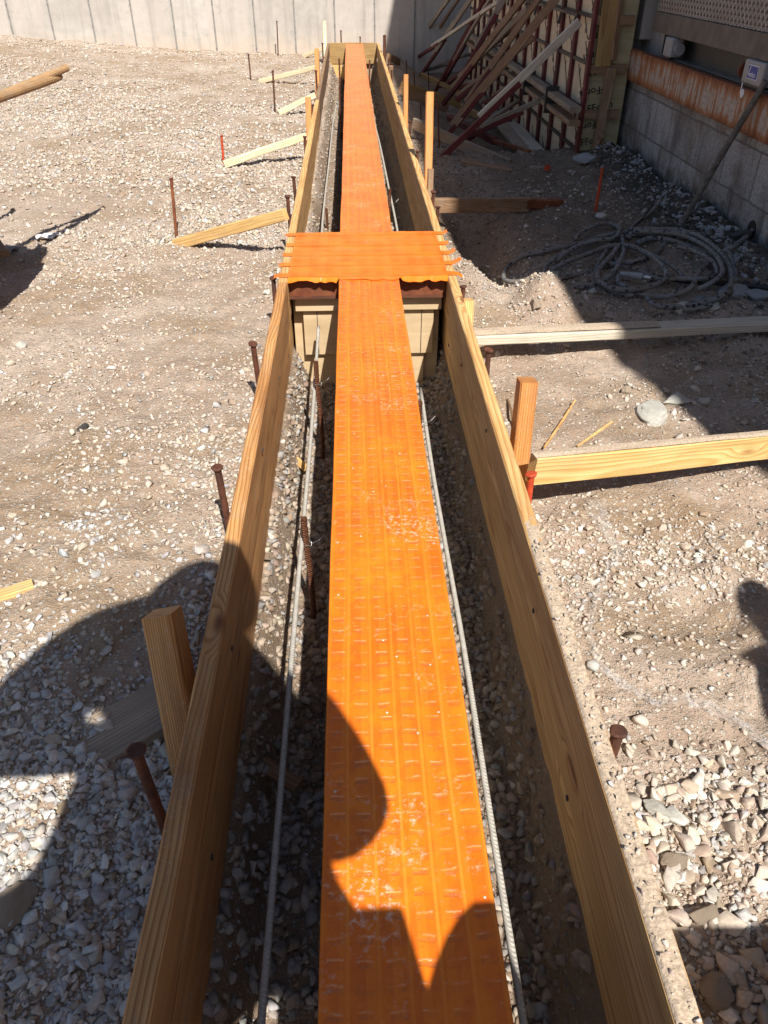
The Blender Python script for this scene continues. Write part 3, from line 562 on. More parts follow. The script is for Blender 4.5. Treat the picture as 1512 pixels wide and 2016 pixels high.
# ------------------------------------------------------------------ taped beam
bx0, bx1 = -.0705, .1825
e = empty('taped_beam', (0, 0, 0), 'long beam wrapped in glossy orange tape running down the middle of the trench', 'taped beam')
ysb = np.concatenate([np.arange(-.5, 3.2, .03), np.arange(3.2, 13.13, .1)]); prof = [(-1, -.045), (-1, -.004), (-.985, 0), (-.6, 0), (-.2, 0), (.2, 0), (.6, 0), (.985, 0), (1, -.004), (1, -.045)]
vs = []; fs = []
for yy in ysb:
    for (u, dz) in prof:
        w = .003 * float(fbm(yy, u * 3, 1.7, 3, 2)) if abs(u) > .9 else 0
        vs.append(((bx0 + bx1) / 2 + u * (bx1 - bx0) / 2 + w, yy, .235 + dz + .0015 * float(fbm(u * 2, yy, 3, 3, 7))))
for i_ in range(len(ysb) - 1):
    for j in range(9): a = i_ * 10 + j; fs.append((a, a + 1, a + 11, a + 10))
fs.append(tuple(range(10))); fs.append(tuple((len(ysb) - 1) * 10 + j for j in range(10))[::-1])
mk('tape_wrap', vs, fs, M['tape'], e, smooth=False)
MB().box(bx0 + .012, bx1 - .012, -.5, 13.12, -.5, .192).ob('core', M['conc'], e)

# ------------------------------------------------------------------ cross piece
CY0, CY1 = 3.19, 3.83
e = empty('cross_piece', (.05, CY0, 0), 'wide orange taped cross plate bridging the two form boards', 'cross plate')
L = lambda x, y, z: (x - .05, y - CY0, z)
vs = []; fs = []; nx_, ny_ = 60, 40
for j in range(ny_ + 1):
    for i_ in range(nx_ + 1):
        u = i_ / nx_; v = j / ny_; x = -.285 + u * .675; y = CY0 + v * (CY1 - CY0)
        if j in (0,): y += -.012 - .02 * float(fbm(x, 0, 26, 3, 4)) - (.02 if -.07 < x < .18 else 0)
        if j == ny_: y += .012 * float(fbm(x, 3, 22, 3, 6))
        z = .2385 + .0018 * float(fbm(x, y, 9, 3, 5))
        if j == 0 and not (-.08 < x < .19): z -= .016 + .008 * float(fbm(x, 5, 30, 2, 9))
        vs.append(L(x, y, z))
for j in range(ny_):
    for i_ in range(nx_): a = j * (nx_ + 1) + i_; fs.append((a, a + 1, a + nx_ + 2, a + nx_ + 1))
mk('tape_cover', vs, fs, M['tapex'], e)
for k, (yy, l, r) in enumerate([(3.225, -.345, .455), (3.36, -.333, .462), (3.50, -.326, .452), (3.64, -.318, .437), (3.80, -.335, .447)]):
    vs = []; fs = []; n_ = 44
    for i_ in range(n_ + 1):
        x = l + (r - l) * i_ / n_; zz = (.2394 + .0018 * float(fbm(x, yy, 9, 3, 5))) if -.284 < x < .389 else .2385 + .0012 * float(fbm(x, k, 8, 3, 3))
        if x > .43: zz += (x - .43) * (.6 if k != 0 else -.5)
        if x < -.325: zz -= (-.325 - x) * .2
        w = .024 + .002 * float(fbm(x, k, 20, 2, 9)); c = .004 * float(fbm(x, k * 3, 3, 2, 1))
        vs += [L(x, yy + c - w, zz), L(x, yy + c + w, zz + .0002)]
    for i_ in range(n_): fs.append((2 * i_, 2 * i_ + 2, 2 * i_ + 3, 2 * i_ + 1))
    mk('tape_strip', vs, fs, M['tapex'], e)
MB().box(-.335, bx0 - .052, .03, .62, .145, .232).box(bx1 - .045, .335, .03, .62, .145, .232).ob('steel_plate', M['rustpl'], e, bevel=.002)
MB().box(-.336, bx0 - .053, .008, .03, .143, .150).ob('plate_lip', M['rust'], e); MB().box(bx1 - .044, .335, .008, .03, .143, .150).ob('plate_lip', M['rust'], e)
e = empty('pier_form', (.05, CY0, -.3), 'tan particle board box form standing under the orange cross plate', 'box form')
for (xa_, xb_, s_) in ((-.265, bx0 - .003, 1), (bx1 + .003, .372, -1)):
    MB().box(xa_ - .05, xb_ - .05, .045, .065, .375, .443).ob('collar_board', M['pier'], e, bevel=.002)
    xm0, xm1 = (xa_ + .03, xb_) if s_ > 0 else (xa_, xb_ - .03)
    MB().box(xm0 - .05, xm1 - .05, .068, .088, .16, .37).ob('side_panel', M['pier'], e, bevel=.002)
    xq0, xq1 = (xa_ + .065, xb_) if s_ > 0 else (xa_, xb_ - .065)
    MB().box(xq0 - .05, xq1 - .05, .092, .11, -.02, .2).ob('base_panel', M['pier'], e, bevel=.002)
    xr = (xa_ + .09) if s_ > 0 else (xb_ - .085)
    MB().box(xr - .05, xr - .05 + .0025, .0645, .0675, .165, .368).ob('panel_seam', M['dark'], e)
MB().box(-.33, .32, .115, .6, -.02, .44).ob('box_core', M['pier'], e)

# ------------------------------------------------------------------ rebar
def bar(name, pts, r, mat, label, group=None, n=6):
    p = [V(q) for q in pts]; o0 = p[0]; mb = MB().tube([q - o0 for q in curve_pts(p, n)], r, 8)
    return tag(mb.ob(name, mat, None, loc=o0, smooth=True), label, 'rebar', group)
bar('rebar', [(-.176, -.4, .0), (-.172, .6, .003), (-.170, 1.5, .0), (-.166, 2.3, -.004), (-.168, 3.0, .0), (-.166, 3.17, .03)], .0068, M['bar'], 'long grey rebar on the left of the orange beam, nearer than the cross plate', 'horizontal rebars')
bar('rebar', [(.237, -.4, .0), (.236, .7, .0), (.240, 1.3, -.006), (.232, 2.0, .004), (.236, 2.62, .006)], .0068, M['bar'], 'long grey rebar on the right of the orange beam, nearer than the cross plate', 'horizontal rebars')
bar('rebar', [(-.185, 3.85, .0), (-.195, 5.0, .01), (-.19, 6.5, .0), (-.185, 8.2, .0), (-.15, 9.2, .06)], .007, M['bar'], 'bent grey rebar left of the beam beyond the cross plate', 'horizontal rebars')
bar('rebar', [(.25, 3.85, .02), (.245, 4.8, .04), (.235, 5.6, .05), (.215, 6.6, .1), (.19, 8.2, .1), (.2, 10.5, .08)], .007, M['bar'], 'slanting grey rebar right of the beam beyond the cross plate', 'horizontal rebars')
def dowel(px, py, X_, label, zb=-.34, r=.0085):
    p = at(px, py, X=X_); h = p.z - zb; mb = MB(); nseg = max(12, int(h / .009)); pts = []; rr = []
    for i_ in range(nseg + 1): pts.append((.004 * math.sin(i_ * .1), 0, h * i_ / nseg)); rr.append(r * (1.13 if i_ % 2 else .95))
    e = empty('dowel', (p.x, p.y, zb), label, 'rebar', 'upright rusty dowel bars in the trench'); mb.tube(pts, rr, 8).ob('bar', M['barr'], e, smooth=False)
    w = MB(); w.tube([V((.012 * math.cos(a), .012 * math.sin(a), h - .09 + .004 * math.sin(3 * a))) for a in np.linspace(0, 11, 40)], .0011, 5); w.tube([(.012, 0, h - .09), (.035, -.01, h - .07), (.05, -.004, h - .055)], .001, 5); w.ob('tie_wire', M['wire'], e)
dowel(601, 1020, -.153, 'upright rusty ribbed dowel by the left channel, the nearest one'); dowel(624, 712, -.150, 'upright rusty ribbed dowel just in front of the left of the box form')
dowel(829, 790, .212, 'upright rusty dowel mostly hidden at the right edge of the orange beam'); dowel(870 - 102, 372, .212, 'upright rusty dowel with wire right of the beam beyond the cross plate')
dowel(667, 115, -.12, 'upright dark dowel against the yellow panel at the far end'); dowel(727, 118, .20, 'upright dark dowel at the far end right of the orange beam'); dowel(642, 430 - 20, -.19, 'short rusty dowel left of the beam just behind the cross plate')

# ------------------------------------------------------------------ stakes
def nail(p, label, base=None, mat=None, r=.0095, hr=.0165, lean=(0, 0), group='round steel form stakes'):
    SEED[0] += 1; rn_ = random.Random(SEED[0]); p = V(p); b = V((p.x + lean[0] + rn_.uniform(-.006, .006), p.y + lean[1] + rn_.uniform(-.02, .02), (gz(p.x, p.y) if base is None else base) - .06)); e = empty('steel_stake', b, label, 'steel stake', group); d = (p - b)
    mat = mat or M['rust']; MB().tube([V((0, 0, 0)), d * .5 + V((.001, 0, 0)), d], r, 10).ob('shaft', mat, e, smooth=False)
    hd = (d.normalized() + V((rn_.uniform(-.2, .2), rn_.uniform(-.2, .2), 0))).normalized(); hb = MB().tube([d - hd * .003, d + hd * .003, d + hd * .006], [hr * .85, hr, hr * .82], 14); hb.v = [v + V((rn_.uniform(-1, 1), rn_.uniform(-1, 1), 0)) * hr * .09 for v in hb.v]; hb.ob('head', mat, e); return e
NL = 'near left form wall'; 
nail(at(268, 1480, X=-.372), 'dark steel stake in shadow beside the leaning wood stake', lean=(.025, -.01))
nail(at(428, 922, X=-.372), 'rusty flat headed steel stake standing tall at the middle of the near left form', lean=(.012, 0))
nail(at(498, 678, X=-.362), 'rusty flat headed steel stake second nearest along the sunny left form', lean=(.008, 0))
nail(at(538, 548, X=-.35), 'short dark stake beside the front left corner of the cross plate')
nail(at(566, 387, X=-.35), 'steel stake at the upper end of the yellow kicker board')
nail(at(578, 349, X=-.352), 'steel stake just beyond the yellow kicker board')
nail(at(600, 270, X=-.352), 'steel stake at the upper end of the longest pale kicker')
nail(at(615, 207, X=-.356), 'rusty stake tucked behind the left orange wood stake')
nail(at(622, 140, X=-.36), 'tall dark stake between the two far left pale kickers')
nail(at(626, 172, X=-.36), 'short dark stake beside the far left form near its dark planks')
nail(at(635, 86, X=-.36), 'dark stake near the far left corner of the forms'); nail(at(641, 58, X=-.36), 'tallest dark stake at the far left corner of the forms')
nail(at(671, 61, Y=13.25), 'dark stake behind the left half of the end board'); nail(at(709, 73, Y=13.25), 'short dark stake behind the right half of the end board')
nail(at(962, 690, X=.455), 'rusty steel stake between the pale plank and the pine brace'); 
nail(at(1046, 935, X=.462), 'red painted steel stake at the near side of the pine brace', mat=M['rustor'])
nail(at(1217, 1442, X=.462), 'mushroomed rusty stake nearest on the right form', hr=.017, r=.011, lean=(-.005, .01))
nail(at(912, 565, X=.455), 'small stake at the right front corner of the cross plate')
nail(at(853, 378, X=.452), 'rusty stake where the brown brace meets the right form'); nail(at(862, 408, X=.452), 'stubby stake just nearer than the brown brace on the right form')
nail(at(822, 298, X=.452), 'thick mushroom headed stake between the tall orange stake and the form'); nail(at(807, 240, X=.452), 'rusty stake left of the tall orange wood stake')
nail(at(787, 187, X=.455), 'pale topped stake left of the second wood stake', mat=M['steel']); nail(at(771, 139, X=.455), 'dark stake on the far right form'); nail(at(766, 116, X=.455), 'thin dark stake on the far right form, next to last')
nail(at(757, 70, X=.45), 'thick brown stake at the far right corner of the forms', r=.02, hr=.024)
def yard(px, py, pb, label, mat=None, r=.009, flag=None, X=None):
    b = at(pb[0], pb[1], z=0.); b.z = gz(b.x, b.y); b = at(pb[0], pb[1], z=b.z); t = at(px, py, Y=b.y + .01); e = nail(t, label, base=b.z, mat=mat, r=r, hr=r * 1.5, lean=(b.x - t.x, b.y - t.y), group='steel stakes standing in the yard'); return e
yard(337, 352, (347, 465), 'rusty stake standing in the yard left of the yellow kicker', M['rustor'] if False else M['rustpl'])
yard(537, 140, (541, 218), 'dark stake standing between two pale kickers'); yard(545, 42, (548, 110), 'thin stake in front of the far concrete wall')
yard(489, 107, (494, 158), 'thin grey stake with green tape in the far left yard'); yard(436, 268, (440, 322), 'red painted stake at the foot of the longest pale kicker', M['rustor'])
yard(1186, 332, (1170, 416), 'orange painted steel stake standing on the shaded bank', M['rustor'])
yard(1228, 275, (1226, 292), 'short orange marker stake at the corner of the block wall', M['rustor'], .006)
def wstake(top, base, w, d, mat, label, roll=0., group='wooden form stakes'):
    top = V(top); base = V(base); o = board('wood_stake', base, top, w, d, mat, None, roll, .001, .03); x = (top - base).normalized(); y = V((1, 0, 0)); y = (y - x * x.x).normalized(); o.rotation_quaternion = Matrix((x, y, x.cross(y))).transposed().to_quaternion(); return tag(o, label, 'wood stake', group)
wstake(at(318, 1205, X=-.415), at(372, 1500, X=-.352) + V((0, 0, -.15)), .062, .105, M['wood'], 'weathered wood stake leaning against the near left form, its top in shadow')
wstake(at(1038, 748, X=.480), V((.462, 1.86, -.15)), .052, .07, M['orange_w'], 'squared wood stake behind the pine brace on the right form')
wstake(at(846, 184, X=.49), V((.462, 5.02, -.2)), .05, .06, M['orange_w'], 'tallest orange wood stake standing sunlit beyond the cross plate on the right')
wstake(at(848, 332, X=.470), V((.462, 4.88, -.2)), .036, .05, M['brown_w'], 'short grey wood stake beside the foot of the tallest orange stake')
wstake(at(799, 148, X=.47), V((.462, 7.35, -.2)), .04, .08, M['orange_w'], 'second tall wood stake farther along the right form')
wstake(at(920, 590, X=.468), V((.468, 3.08, -.1)), .05, .07, M['pine'], 'short pine stake at the left end of the pale plank')
wstake(at(607, 196, X=-.375), V((-.372, 7.15, -.15)), .05, .09, M['orange_w'], 'orange wood stake on the left form at the end of the second pale kicker')
wstake(at(624, 101, X=-.375), V((-.375, 9.5, -.1)), .05, .10, M['orange_w'], 'farther orange wood stake on the left form')
wstake(at(639, 44, X=-.37), V((-.37, 12.8, -.1)), .05, .07, M['pale'], 'pale wood stake at the far left end of the forms'); wstake(at(770, 130, X=.47), V((.46, 10.4, -.1)), .05, .07, M['brown_w'], 'brown wood stake on the far right form')

# ------------------------------------------------------------------ kickers and braces on the ground
def kick(a, b, t, h, mat, label, cat='kicker board', group=None, roll=0., name='kicker_board'):
    o = board(name, a, b, t, h, mat, None, roll); return tag(o, label, cat, group)
KG = 'kicker boards propping the left form'
def gp(px, py, dz=0.): p = at(px, py, z=0.); z = gz(p.x, p.y) + dz; return at(px, py, z=z)
kick(at(562, 422, X=-.36), gp(346, 481), .04, .06, M['pine'], 'yellow kicker board nearest the cross plate on the left', group=KG)
kick(at(603, 268, X=-.36), gp(441, 324, .01), .038, .052, M['pale'], 'longest pale kicker board with the red stake at its foot', group=KG)
kick(at(621, 187, Y=8.66), gp(549, 222, .01), .038, .052, M['pale'], 'pale kicker board reaching the ground by the dark yard stake', group=KG)
kick(at(624, 132, Y=10.7), gp(511, 161, .01), .038, .052, M['pale'], 'third pale kicker board in the far left yard', group=KG)
kick(at(637, 95, Y=13.7), gp(598, 111, .01), .038, .052, M['pale'], 'farthest pale kicker board by the concrete wall', group=KG)
RG = 'brace boards on the right of the form'
kick((.455, 2.86, .105), (2.0, 3.12, .04), .085, .04, M['white'], 'long pale plank lying from the right form to the frame edge', 'brace board', RG, name='brace_board')
kick((.475, 1.775, .185), (1.55, 2.11, .06), .038, .089, M['pine'], 'yellow pine brace with knots and dusty top by the squared stake', 'brace board', RG, name='brace_board')
for (a, b, w_, h_, lab) in ((V((.475, 1.775, .185)), V((1.55, 2.11, .06)), .034, .046, 'dust and grit lying along the top edge of the pine brace'), (V((.455, 2.86, .105)), V((1.25, 2.995, .072)), .07, .0215, 'earth spilled over the left end of the pale plank')):
    vs = []; fs = []; N_ = 90; d = (b - a); sd_ = V((-d.y, d.x, 0)).normalized()
    for i_ in range(N_ + 1):
        for j in range(6):
            u = j / 5 - .5; hh_ = .0015 + .006 * max(0, float(fbm(i_ * .11, j * .4, 1.1, 4, 8)) + .25) * (1 - abs(u) * 1.5) * (1.8 if 'earth' in lab and i_ < 40 else 1); vs.append(a + d * (i_ / N_) + sd_ * u * w_ + V((0, 0, h_ + hh_)))
    for i_ in range(N_):
        for j in range(5): q_ = i_ * 6 + j; fs.append((q_, q_ + 1, q_ + 7, q_ + 6))
    tag(mk('dust', vs, fs, M['grit'], smooth=True), lab, 'dust', kind='stuff')
e = empty('brace_board', (.455, 4.75, .10), 'brown brace running into the shade with a rusty steel end', 'brace board', RG)
board('timber', (.455, 4.75, .12), (1.12, 5.13, .02), .04, .085, M['brown_w'], e); board('steel_channel', (1.10, 5.12, .03), (1.36, 5.22, .0), .05, .06, M['rustpl'], e)
bR = [((815, 243), .12, (1003, 326), -.05, 'grey plank running from the right form down to the pit edge', M['grey_w'], .09), ((790, 168), .12, (905, 205), -.12, 'upper pale plank of two behind the second tall wood stake', M['yel_w'], .08),
      ((785, 178), .10, (880, 215), -.12, 'lower brown plank of two behind the second tall wood stake', M['brown_w'], .08), ((764, 112), .1, (786, 122), .0, 'short brown plank by the far right form', M['brown_w'], .09),
      ((905, 210), -.2, (965, 238), -.25, 'short yellowish plank lying in the pit among the braces', M['yel_w'], .07), ((830, 148), -.1, (905, 180), -.2, 'thin yellow plank far back in the pit', M['yel_w'], .06)]
for (a, za, b, zb, lab, mt, h) in bR: kick(at(*a, z=za), at(*b, z=zb), .038, h, mt, lab, 'plank', 'planks in the shaded pit', name='plank')
kick(at(922, 160, z=-.25), at(1060, 335, z=-.02), .12, .04, M['grey_w'], 'wide grey plank lying along the foot of the braced wall', 'plank', 'planks in the shaded pit', name='plank')
kick(at(1010, 245, z=-.2), at(1056, 300, z=-.08), .14, .05, M['white'], 'short pale board lying on the wide grey plank', 'plank', 'planks in the shaded pit', name='plank')
kick(at(915, 318, z=0), at(1010, 338, z=-.02), .10, .03, M['brown_w'], 'dark flat board lying at the edge of the shaded pit', 'plank', 'planks in the shaded pit', name='plank')
o = board('broken_board', (-.62, 1.01, -.012), (-.37, 1.16, .035), .13, .03, M['grey_w'], None, .12, .002, .05); tag(o, 'grey splintered board half buried in gravel at the foot of the leaning stake', 'board')
o = board('wood_scrap', at(-15, 1178, z=.015), at(66, 1152, z=.015), .04, .02, M['pine'], None, 0, .001, .06); tag(o, 'pale wood scrap on the ground at the left edge', 'wood scrap')
o = board('wood_block', at(503, 1497, z=-.24), at(590, 1548, z=-.235), .038, .022, M['brown_w'], None, .2, .001, .06); tag(o, 'speckled wood block lying in the trench under the left rebar', 'wood block')
o = board('wood_chip', at(583, 905, z=-.25), at(603, 922, z=-.25), .03, .012, M['pine'], None, .4, .001, .1); tag(o, 'small yellow wood chip on the left trench floor', 'wood chip')
o = board('wood_scrap', at(-10, 478, z=.05), at(8, 500, z=.02), .06, .04, M['brown_w'], None, 0); tag(o, 'brown wood offcut in the barrow shadow at the left edge', 'wood scrap')
for (a, b, l) in (((1132, 788), (1072, 880), 'longer thin dry stick lying behind the pine brace'), ((1205, 830), (1137, 878), 'shorter thin dry stick right of the longer one'), ((1000, 785), (1010, 840), 'thin brown twig beside the squared wood stake')):
    p = gp(*a, .012); q = gp(*b, .012); o = MB().tube([V((0, 0, 0)), (q - p) * .5 + V((.004, 0, .003)), q - p], [.004, .0055, .004], 6).ob('stick', M['brown_w'] if a[0] == 1000 else M['wood_r'], None, loc=p); tag(o, l, 'stick')
for (px, py, w, l) in ((95, 464, .07, 'white paper scrap at the edge of the barrow shadow'), (12, 492, .06, 'grey plastic scrap inside the barrow shadow')):
    p = gp(px, py, .02); vs = []; fs = []
    for j in range(6):
        for i_ in range(6): vs.append((w * (i_ / 5 - .5) * 2, w * .45 * (j / 5 - .5) * 2 + .01 * math.sin(i_ * 2), .012 * math.sin(i_ * 1.7 + j * 2.1)))
    for j in range(5):
        for i_ in range(5): a = j * 6 + i_; fs.append((a, a + 1, a + 7, a + 6))
    o = mk('paper_scrap', vs, fs, M['whitep'] if px == 95 else M['greyp'], None, p, Quaternion((0, 0, 1), .5), True); sm = o.modifiers.new('s', 'SOLIDIFY'); sm.thickness = .001; tag(o, l, 'scrap')
# clear film strip
fp = [gp(px, py, .012) for px, py in ((1172, 985), (1185, 1030), (1215, 1085), (1195, 1130), (1170, 1190), (1162, 1250), (1190, 1320), (1250, 1362), (1290, 1385), (1345, 1378), (1400, 1395), (1455, 1425), (1530, 1480))]
cp = curve_pts(fp, 10); vs = []; fs = []; wd = [.030, .024, .014, .010, .006, .006, .010, .010, .006, .015, .016, .011, .014]
for i_, p in enumerate(cp):
    t_ = (cp[min(i_ + 1, len(cp) - 1)] - cp[max(i_ - 1, 0)]).normalized(); s_ = t_.cross(V((0, 0, 1))); u = i_ / 10; w = np.interp(u, range(13), wd)
    for j in range(7): v = j / 6 - .5; vs.append(p + s_ * w * 2 * v - cp[0] + V((0, 0, .004 + .007 * math.sin(i_ * .9 + j * 2.4) + .004 * math.sin(i_ * 2.3 + j))))
for i_ in range(len(cp) - 1):
    for j in range(6): a = i_ * 7 + j; fs.append((a, a + 1, a + 8, a + 7))
o = mk('film_strip', vs, fs, M['film'], None, cp[0], None, True); tag(o, 'twisted strip of clear plastic film lying over the dirt on the right', 'plastic film')

# ------------------------------------------------------------------ hoses
def h5(pts, z=.018, dz=None): # survey points of the coil
    out = []
    for k, (cx, cy) in enumerate(pts):
        px, py = 980 + cx / 2.842, 380 + cy / 2.842; p = at(px, py, z=0.); zz = gz(p.x, p.y) + z + .012 * math.sin(k * 1.3); out.append(at(px, py, z=zz if dz is None else zz + dz[k]))
    return out
def hose(pts, r, label, mat=None, z=.018, dz=None, name='hose', group='muddy hoses heaped by the block wall'):
    p = h5(pts, z, dz); c = curve_pts(p, 9); o = MB().tube([q - c[0] for q in c], r * 1.0, 9).ob(name, mat or M['hose'], None, loc=c[0], smooth=True); return tag(o, label, 'hose', group)
hose([(1040, 205), (900, 210), (760, 215), (600, 238), (450, 285), (280, 322), (130, 358), (45, 430), (38, 485), (110, 497), (200, 475), (300, 490), (400, 465), (520, 440), (600, 410), (690, 392), (780, 380), (870, 345), (930, 290), (932, 240)], .0125, 'mud spotted hose making the widest loop reaching the left of the heap')
hose([(690, 200), (650, 250), (520, 272), (400, 320), (300, 382), (262, 440), (300, 492), (380, 520), (480, 528), (560, 510), (640, 450), (690, 370), (705, 310), (690, 240), (670, 190), (600, 170), (500, 200), (430, 255)], .012, 'mud spotted hose looping through the middle left of the heap', z=.04)
hose([(300, 430), (400, 380), (500, 342), (620, 300), (740, 298), (840, 340), (915, 400), (945, 460), (900, 505), (800, 537), (700, 542), (600, 518), (558, 470), (580, 410), (640, 345), (670, 300)], .013, 'light grey spotted hose in the round central loop on top', z=.05)
hose([(740, 205), (900, 203), (1030, 213), (1140, 250), (1225, 315), (1290, 400), (1305, 500), (1265, 570), (1160, 612), (1050, 634), (930, 637), (860, 615), (832, 585)], .013, 'mud spotted hose making the outer right loop down to the front', z=.035)
hose([(680, 440), (672, 490), (700, 520), (780, 560), (900, 580), (1000, 567), (1085, 525), (1125, 445), (1200, 375), (1250, 335), (1330, 290), (1400, 235), (1455, 180), (1520, 100)], .0125, 'grey hose leaving the heap and climbing toward the block wall', z=.03, dz=[0] * 10 + [.02, .06, .12, .22])
hose([(780, 280), (860, 252), (960, 262), (1050, 290), (1130, 320), (1210, 345)], .014, 'dark thick hose crossing at the back of the heap', z=.02)
hose([(850, 478), (960, 482), (1060, 474), (1150, 465), (1215, 430), (1245, 370)], .011, 'dark hose curling at the right inside the heap', z=.02)
hose([(900, 470), (1050, 492), (1200, 500), (1350, 512), (1530, 535)], .013, 'straight dark pipe running from the heap to the right edge', M['dark'], z=.015)
hose([(735, 250), (760, 185), (850, 112), (910, 42)], .011, 'hose end lying away from the heap up the bank', z=.02); hose([(700, 250), (745, 200), (830, 120), (880, 30)], .006, 'thin cable beside the hose end on the bank', M['dark'], z=.025)
hose([(640, 350), (700, 410), (780, 430), (850, 460), (900, 480)], .009, 'thin hose behind the metal coupling', z=.02); hose([(880, 350), (960, 400), (1020, 450), (1045, 510), (1000, 560)], .010, 'thin hose in the right centre of the heap', z=.02)
hose([(1080, 230), (980, 222), (860, 226), (740, 236), (640, 262), (540, 262), (470, 290), (380, 335), (330, 380)], .012, 'hose lying just under the widest loop at the back left', z=.03)
hose([(760, 215), (880, 218), (1010, 232), (1110, 268), (1190, 320), (1245, 385), (1255, 450), (1200, 500), (1120, 540)], .012, 'hose running just inside the outer right loop', z=.05)
hose([(1010, 300), (1090, 322), (1170, 360), (1215, 400), (1225, 450), (1180, 475), (1100, 480), (1010, 478)], .011, 'dark tight curl of hose at the right of the heap', z=.04)
hose([(640, 262), (600, 330), (560, 400), (555, 470), (590, 520), (660, 560), (760, 575)], .011, 'hose dropping behind the round central loop', z=.02)
hose([(1290, 330), (1320, 410), (1330, 490), (1300, 560), (1230, 610), (1150, 640), (1040, 655)], .011, 'outermost hose strand at the front right of the heap', z=.018)
p0, p1, p2 = h5([(690, 452), (815, 470), (855, 476)], .045); e = empty('hose_coupling', p0, 'grey metal hose coupling lying across the heap of hoses', 'coupling'); MB().tube([V((0, 0, 0)), (p1 - p0) * .9, p1 - p0], [.012, .019, .014], 14).ob('sleeve', M['greyp'], e, smooth=False); MB().tube([p1 - p0, (p1 - p0) * .5 + (p2 - p0) * .5, p2 - p0], [.011, .013, .011], 12).ob('threaded_end', M['steel'], e)

# ------------------------------------------------------------------ far concrete wall
e = empty('concrete_wall', (0, 14.5, 0), 'tall cast concrete wall with vertical panel joints across the back of the yard', 'wall'); MB().box(-30, 4, 0, .4, -.8, 3.2).ob('wall_face', M['wallc'], e)
for k in range(-22, 4):
    xj = at(581, 60, Y=14.5).x + k * .636; mb = MB().box(xj - .011, xj + .011, -.012, .0, -.8, 3.2)
    for zz in np.arange(.0, 3.2, .3): mb.disc(V((xj, -.012, zz + .07)), (0, -1, 0), .014, .006, 6)
    mb.ob('panel_joint', M['joint'], e)

# ------------------------------------------------------------------ building at the right
e = empty('building', (2.15, 6, 0), 'block masonry building wall along the right side', 'building'); L0 = V((2.15, 6, 0))
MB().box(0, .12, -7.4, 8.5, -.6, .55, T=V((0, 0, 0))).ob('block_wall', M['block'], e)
MB().box(.12, 4, -7.4, 8.5, -.6, 7.7).ob('upper_wall', M['conc'], e)
MB().box(.0, .12, .92, 8.5, .555, 7.7).ob('wall_return', M['conc'], e)
MB().box(.0, .12, -7.4, -2.6, .555, 7.7).ob('near_wall_return', M['conc'], e)
MB().box(.0, .12, -2.6, .92, 2.6, 7.7).ob('lintel_wall', M['conc'], e)
MB().box(.03, .12, .72, .92, .80, 2.5).ob('pilaster', M['wallc'], e)
mb = MB(); hc = at(1478, 460, X=2.15) - L0; mb.disc(hc + V((-.004, 0, .02)), (1, 0, 0), .05, .004, 9); mb.ob('wall_hole', M['black'], e)
o = MB().box(-.045, .0, -1.85, .805, -.1, .1).ob('steel_beam', M['rpaint'], None, loc=V((2.15, 6, .646)), bevel=.004); tag(o, 'rusty channel beam with flaking pale paint bolted along the block wall', 'steel beam')
o.location = V((2.15, 6, 0)); o.data.transform(Matrix.Translation((0, 0, .646))); 
e = empty('dock_machine', (2.15, 5.6, .75), 'grey machine with scaled sheet panel mounted above the rusty beam', 'machine')
y0, y1 = -2.6, .78
MB().box(.02, .05, y0, y1, .25, 1.5).ob('scaled_panel', M['diamond'], e)
MB().box(.005, .05, y0, y1 + .01, .13, .247).ob('lower_flange', M['brownst'], e)
MB().box(.02, .118, y0, y1, -.002, .0).ob('deck_plate', M['steel'], e)
MB().box(.10, .116, y0, y1, .0, .13).ob('dark_recess', M['black'], e)
MB().box(-.02, .06, .80, .95, .55, .75).ob('rubber_bumper', M['black'], e, bevel=.01)
for (ya, yb, lab) in ((.28, .42, 0), (-1.12, -.88, 1)):
    b_ = MB().box(-.02, .06, ya, yb, .012, .125).ob('bearing_block', M['greyp'], e, bevel=.01)
    MB().box(-.01, .03, ya + .03, yb - .03, .0, .012).ob('slot', M['black'], b_)
MB().disc((.03, -.80, .062), (0, -1, 0), .045, .02, 18).box(.03, .06, -.86, -.82, .02, .11).ob('shaft_flange', M['rustpl'], e)
MB().disc((.03, .26, .062), (0, -1, 0), .035, .015, 18).ob('shaft_flange', M['greyp'], e)
# blue label with its white lettering on the near bearing block
lb = MB().box(-.0225, -.0205, -1.07, -.95, .04, .105).ob('label_border', M['whitep'], e); MB().box(-.0245, -.0229, -1.065, -.955, .044, .101).ob('label_plate', M['bluep'], lb)
def text(body, size, mat, parent, loc, rotm, ext=.0006, name='lettering', shear=0.):
    cu_ = bpy.data.curves.new(name, 'FONT'); cu_.body = body; cu_.size = size; cu_.align_x = 'CENTER'; cu_.align_y = 'CENTER'; cu_.extrude = ext; cu_.resolution_u = 2; cu_.offset = size * .012; cu_.shear = shear
    to = bpy.data.objects.new('t', cu_); COL.objects.link(to); bpy.context.view_layer.update()
    me = bpy.data.meshes.new_from_object(to.evaluated_get(bpy.context.evaluated_depsgraph_get())); bpy.data.objects.remove(to); me.name = name
    o = wrap(name, me, mat, parent); o.rotation_mode = 'QUATERNION'; o.rotation_quaternion = rotm.to_quaternion(); o.location = loc; return o
RX = Matrix(((0, 0, -1), (-1, 0, 0), (0, 1, 0)))      # text facing -X, reading toward -Y
text('erico', .036, M['whitep'], lb, V((-.0252, -1.015, .062)), RX, name='lettering'); text('L', .06, M['whitep'], lb, V((-.0252, -.975, .075)), RX, name='lettering', shear=.3)
o = MB().tube([V((0, 0, 0)), V((0, .01, .5)), V((.0, .02, 1.2))], .004, 6); 
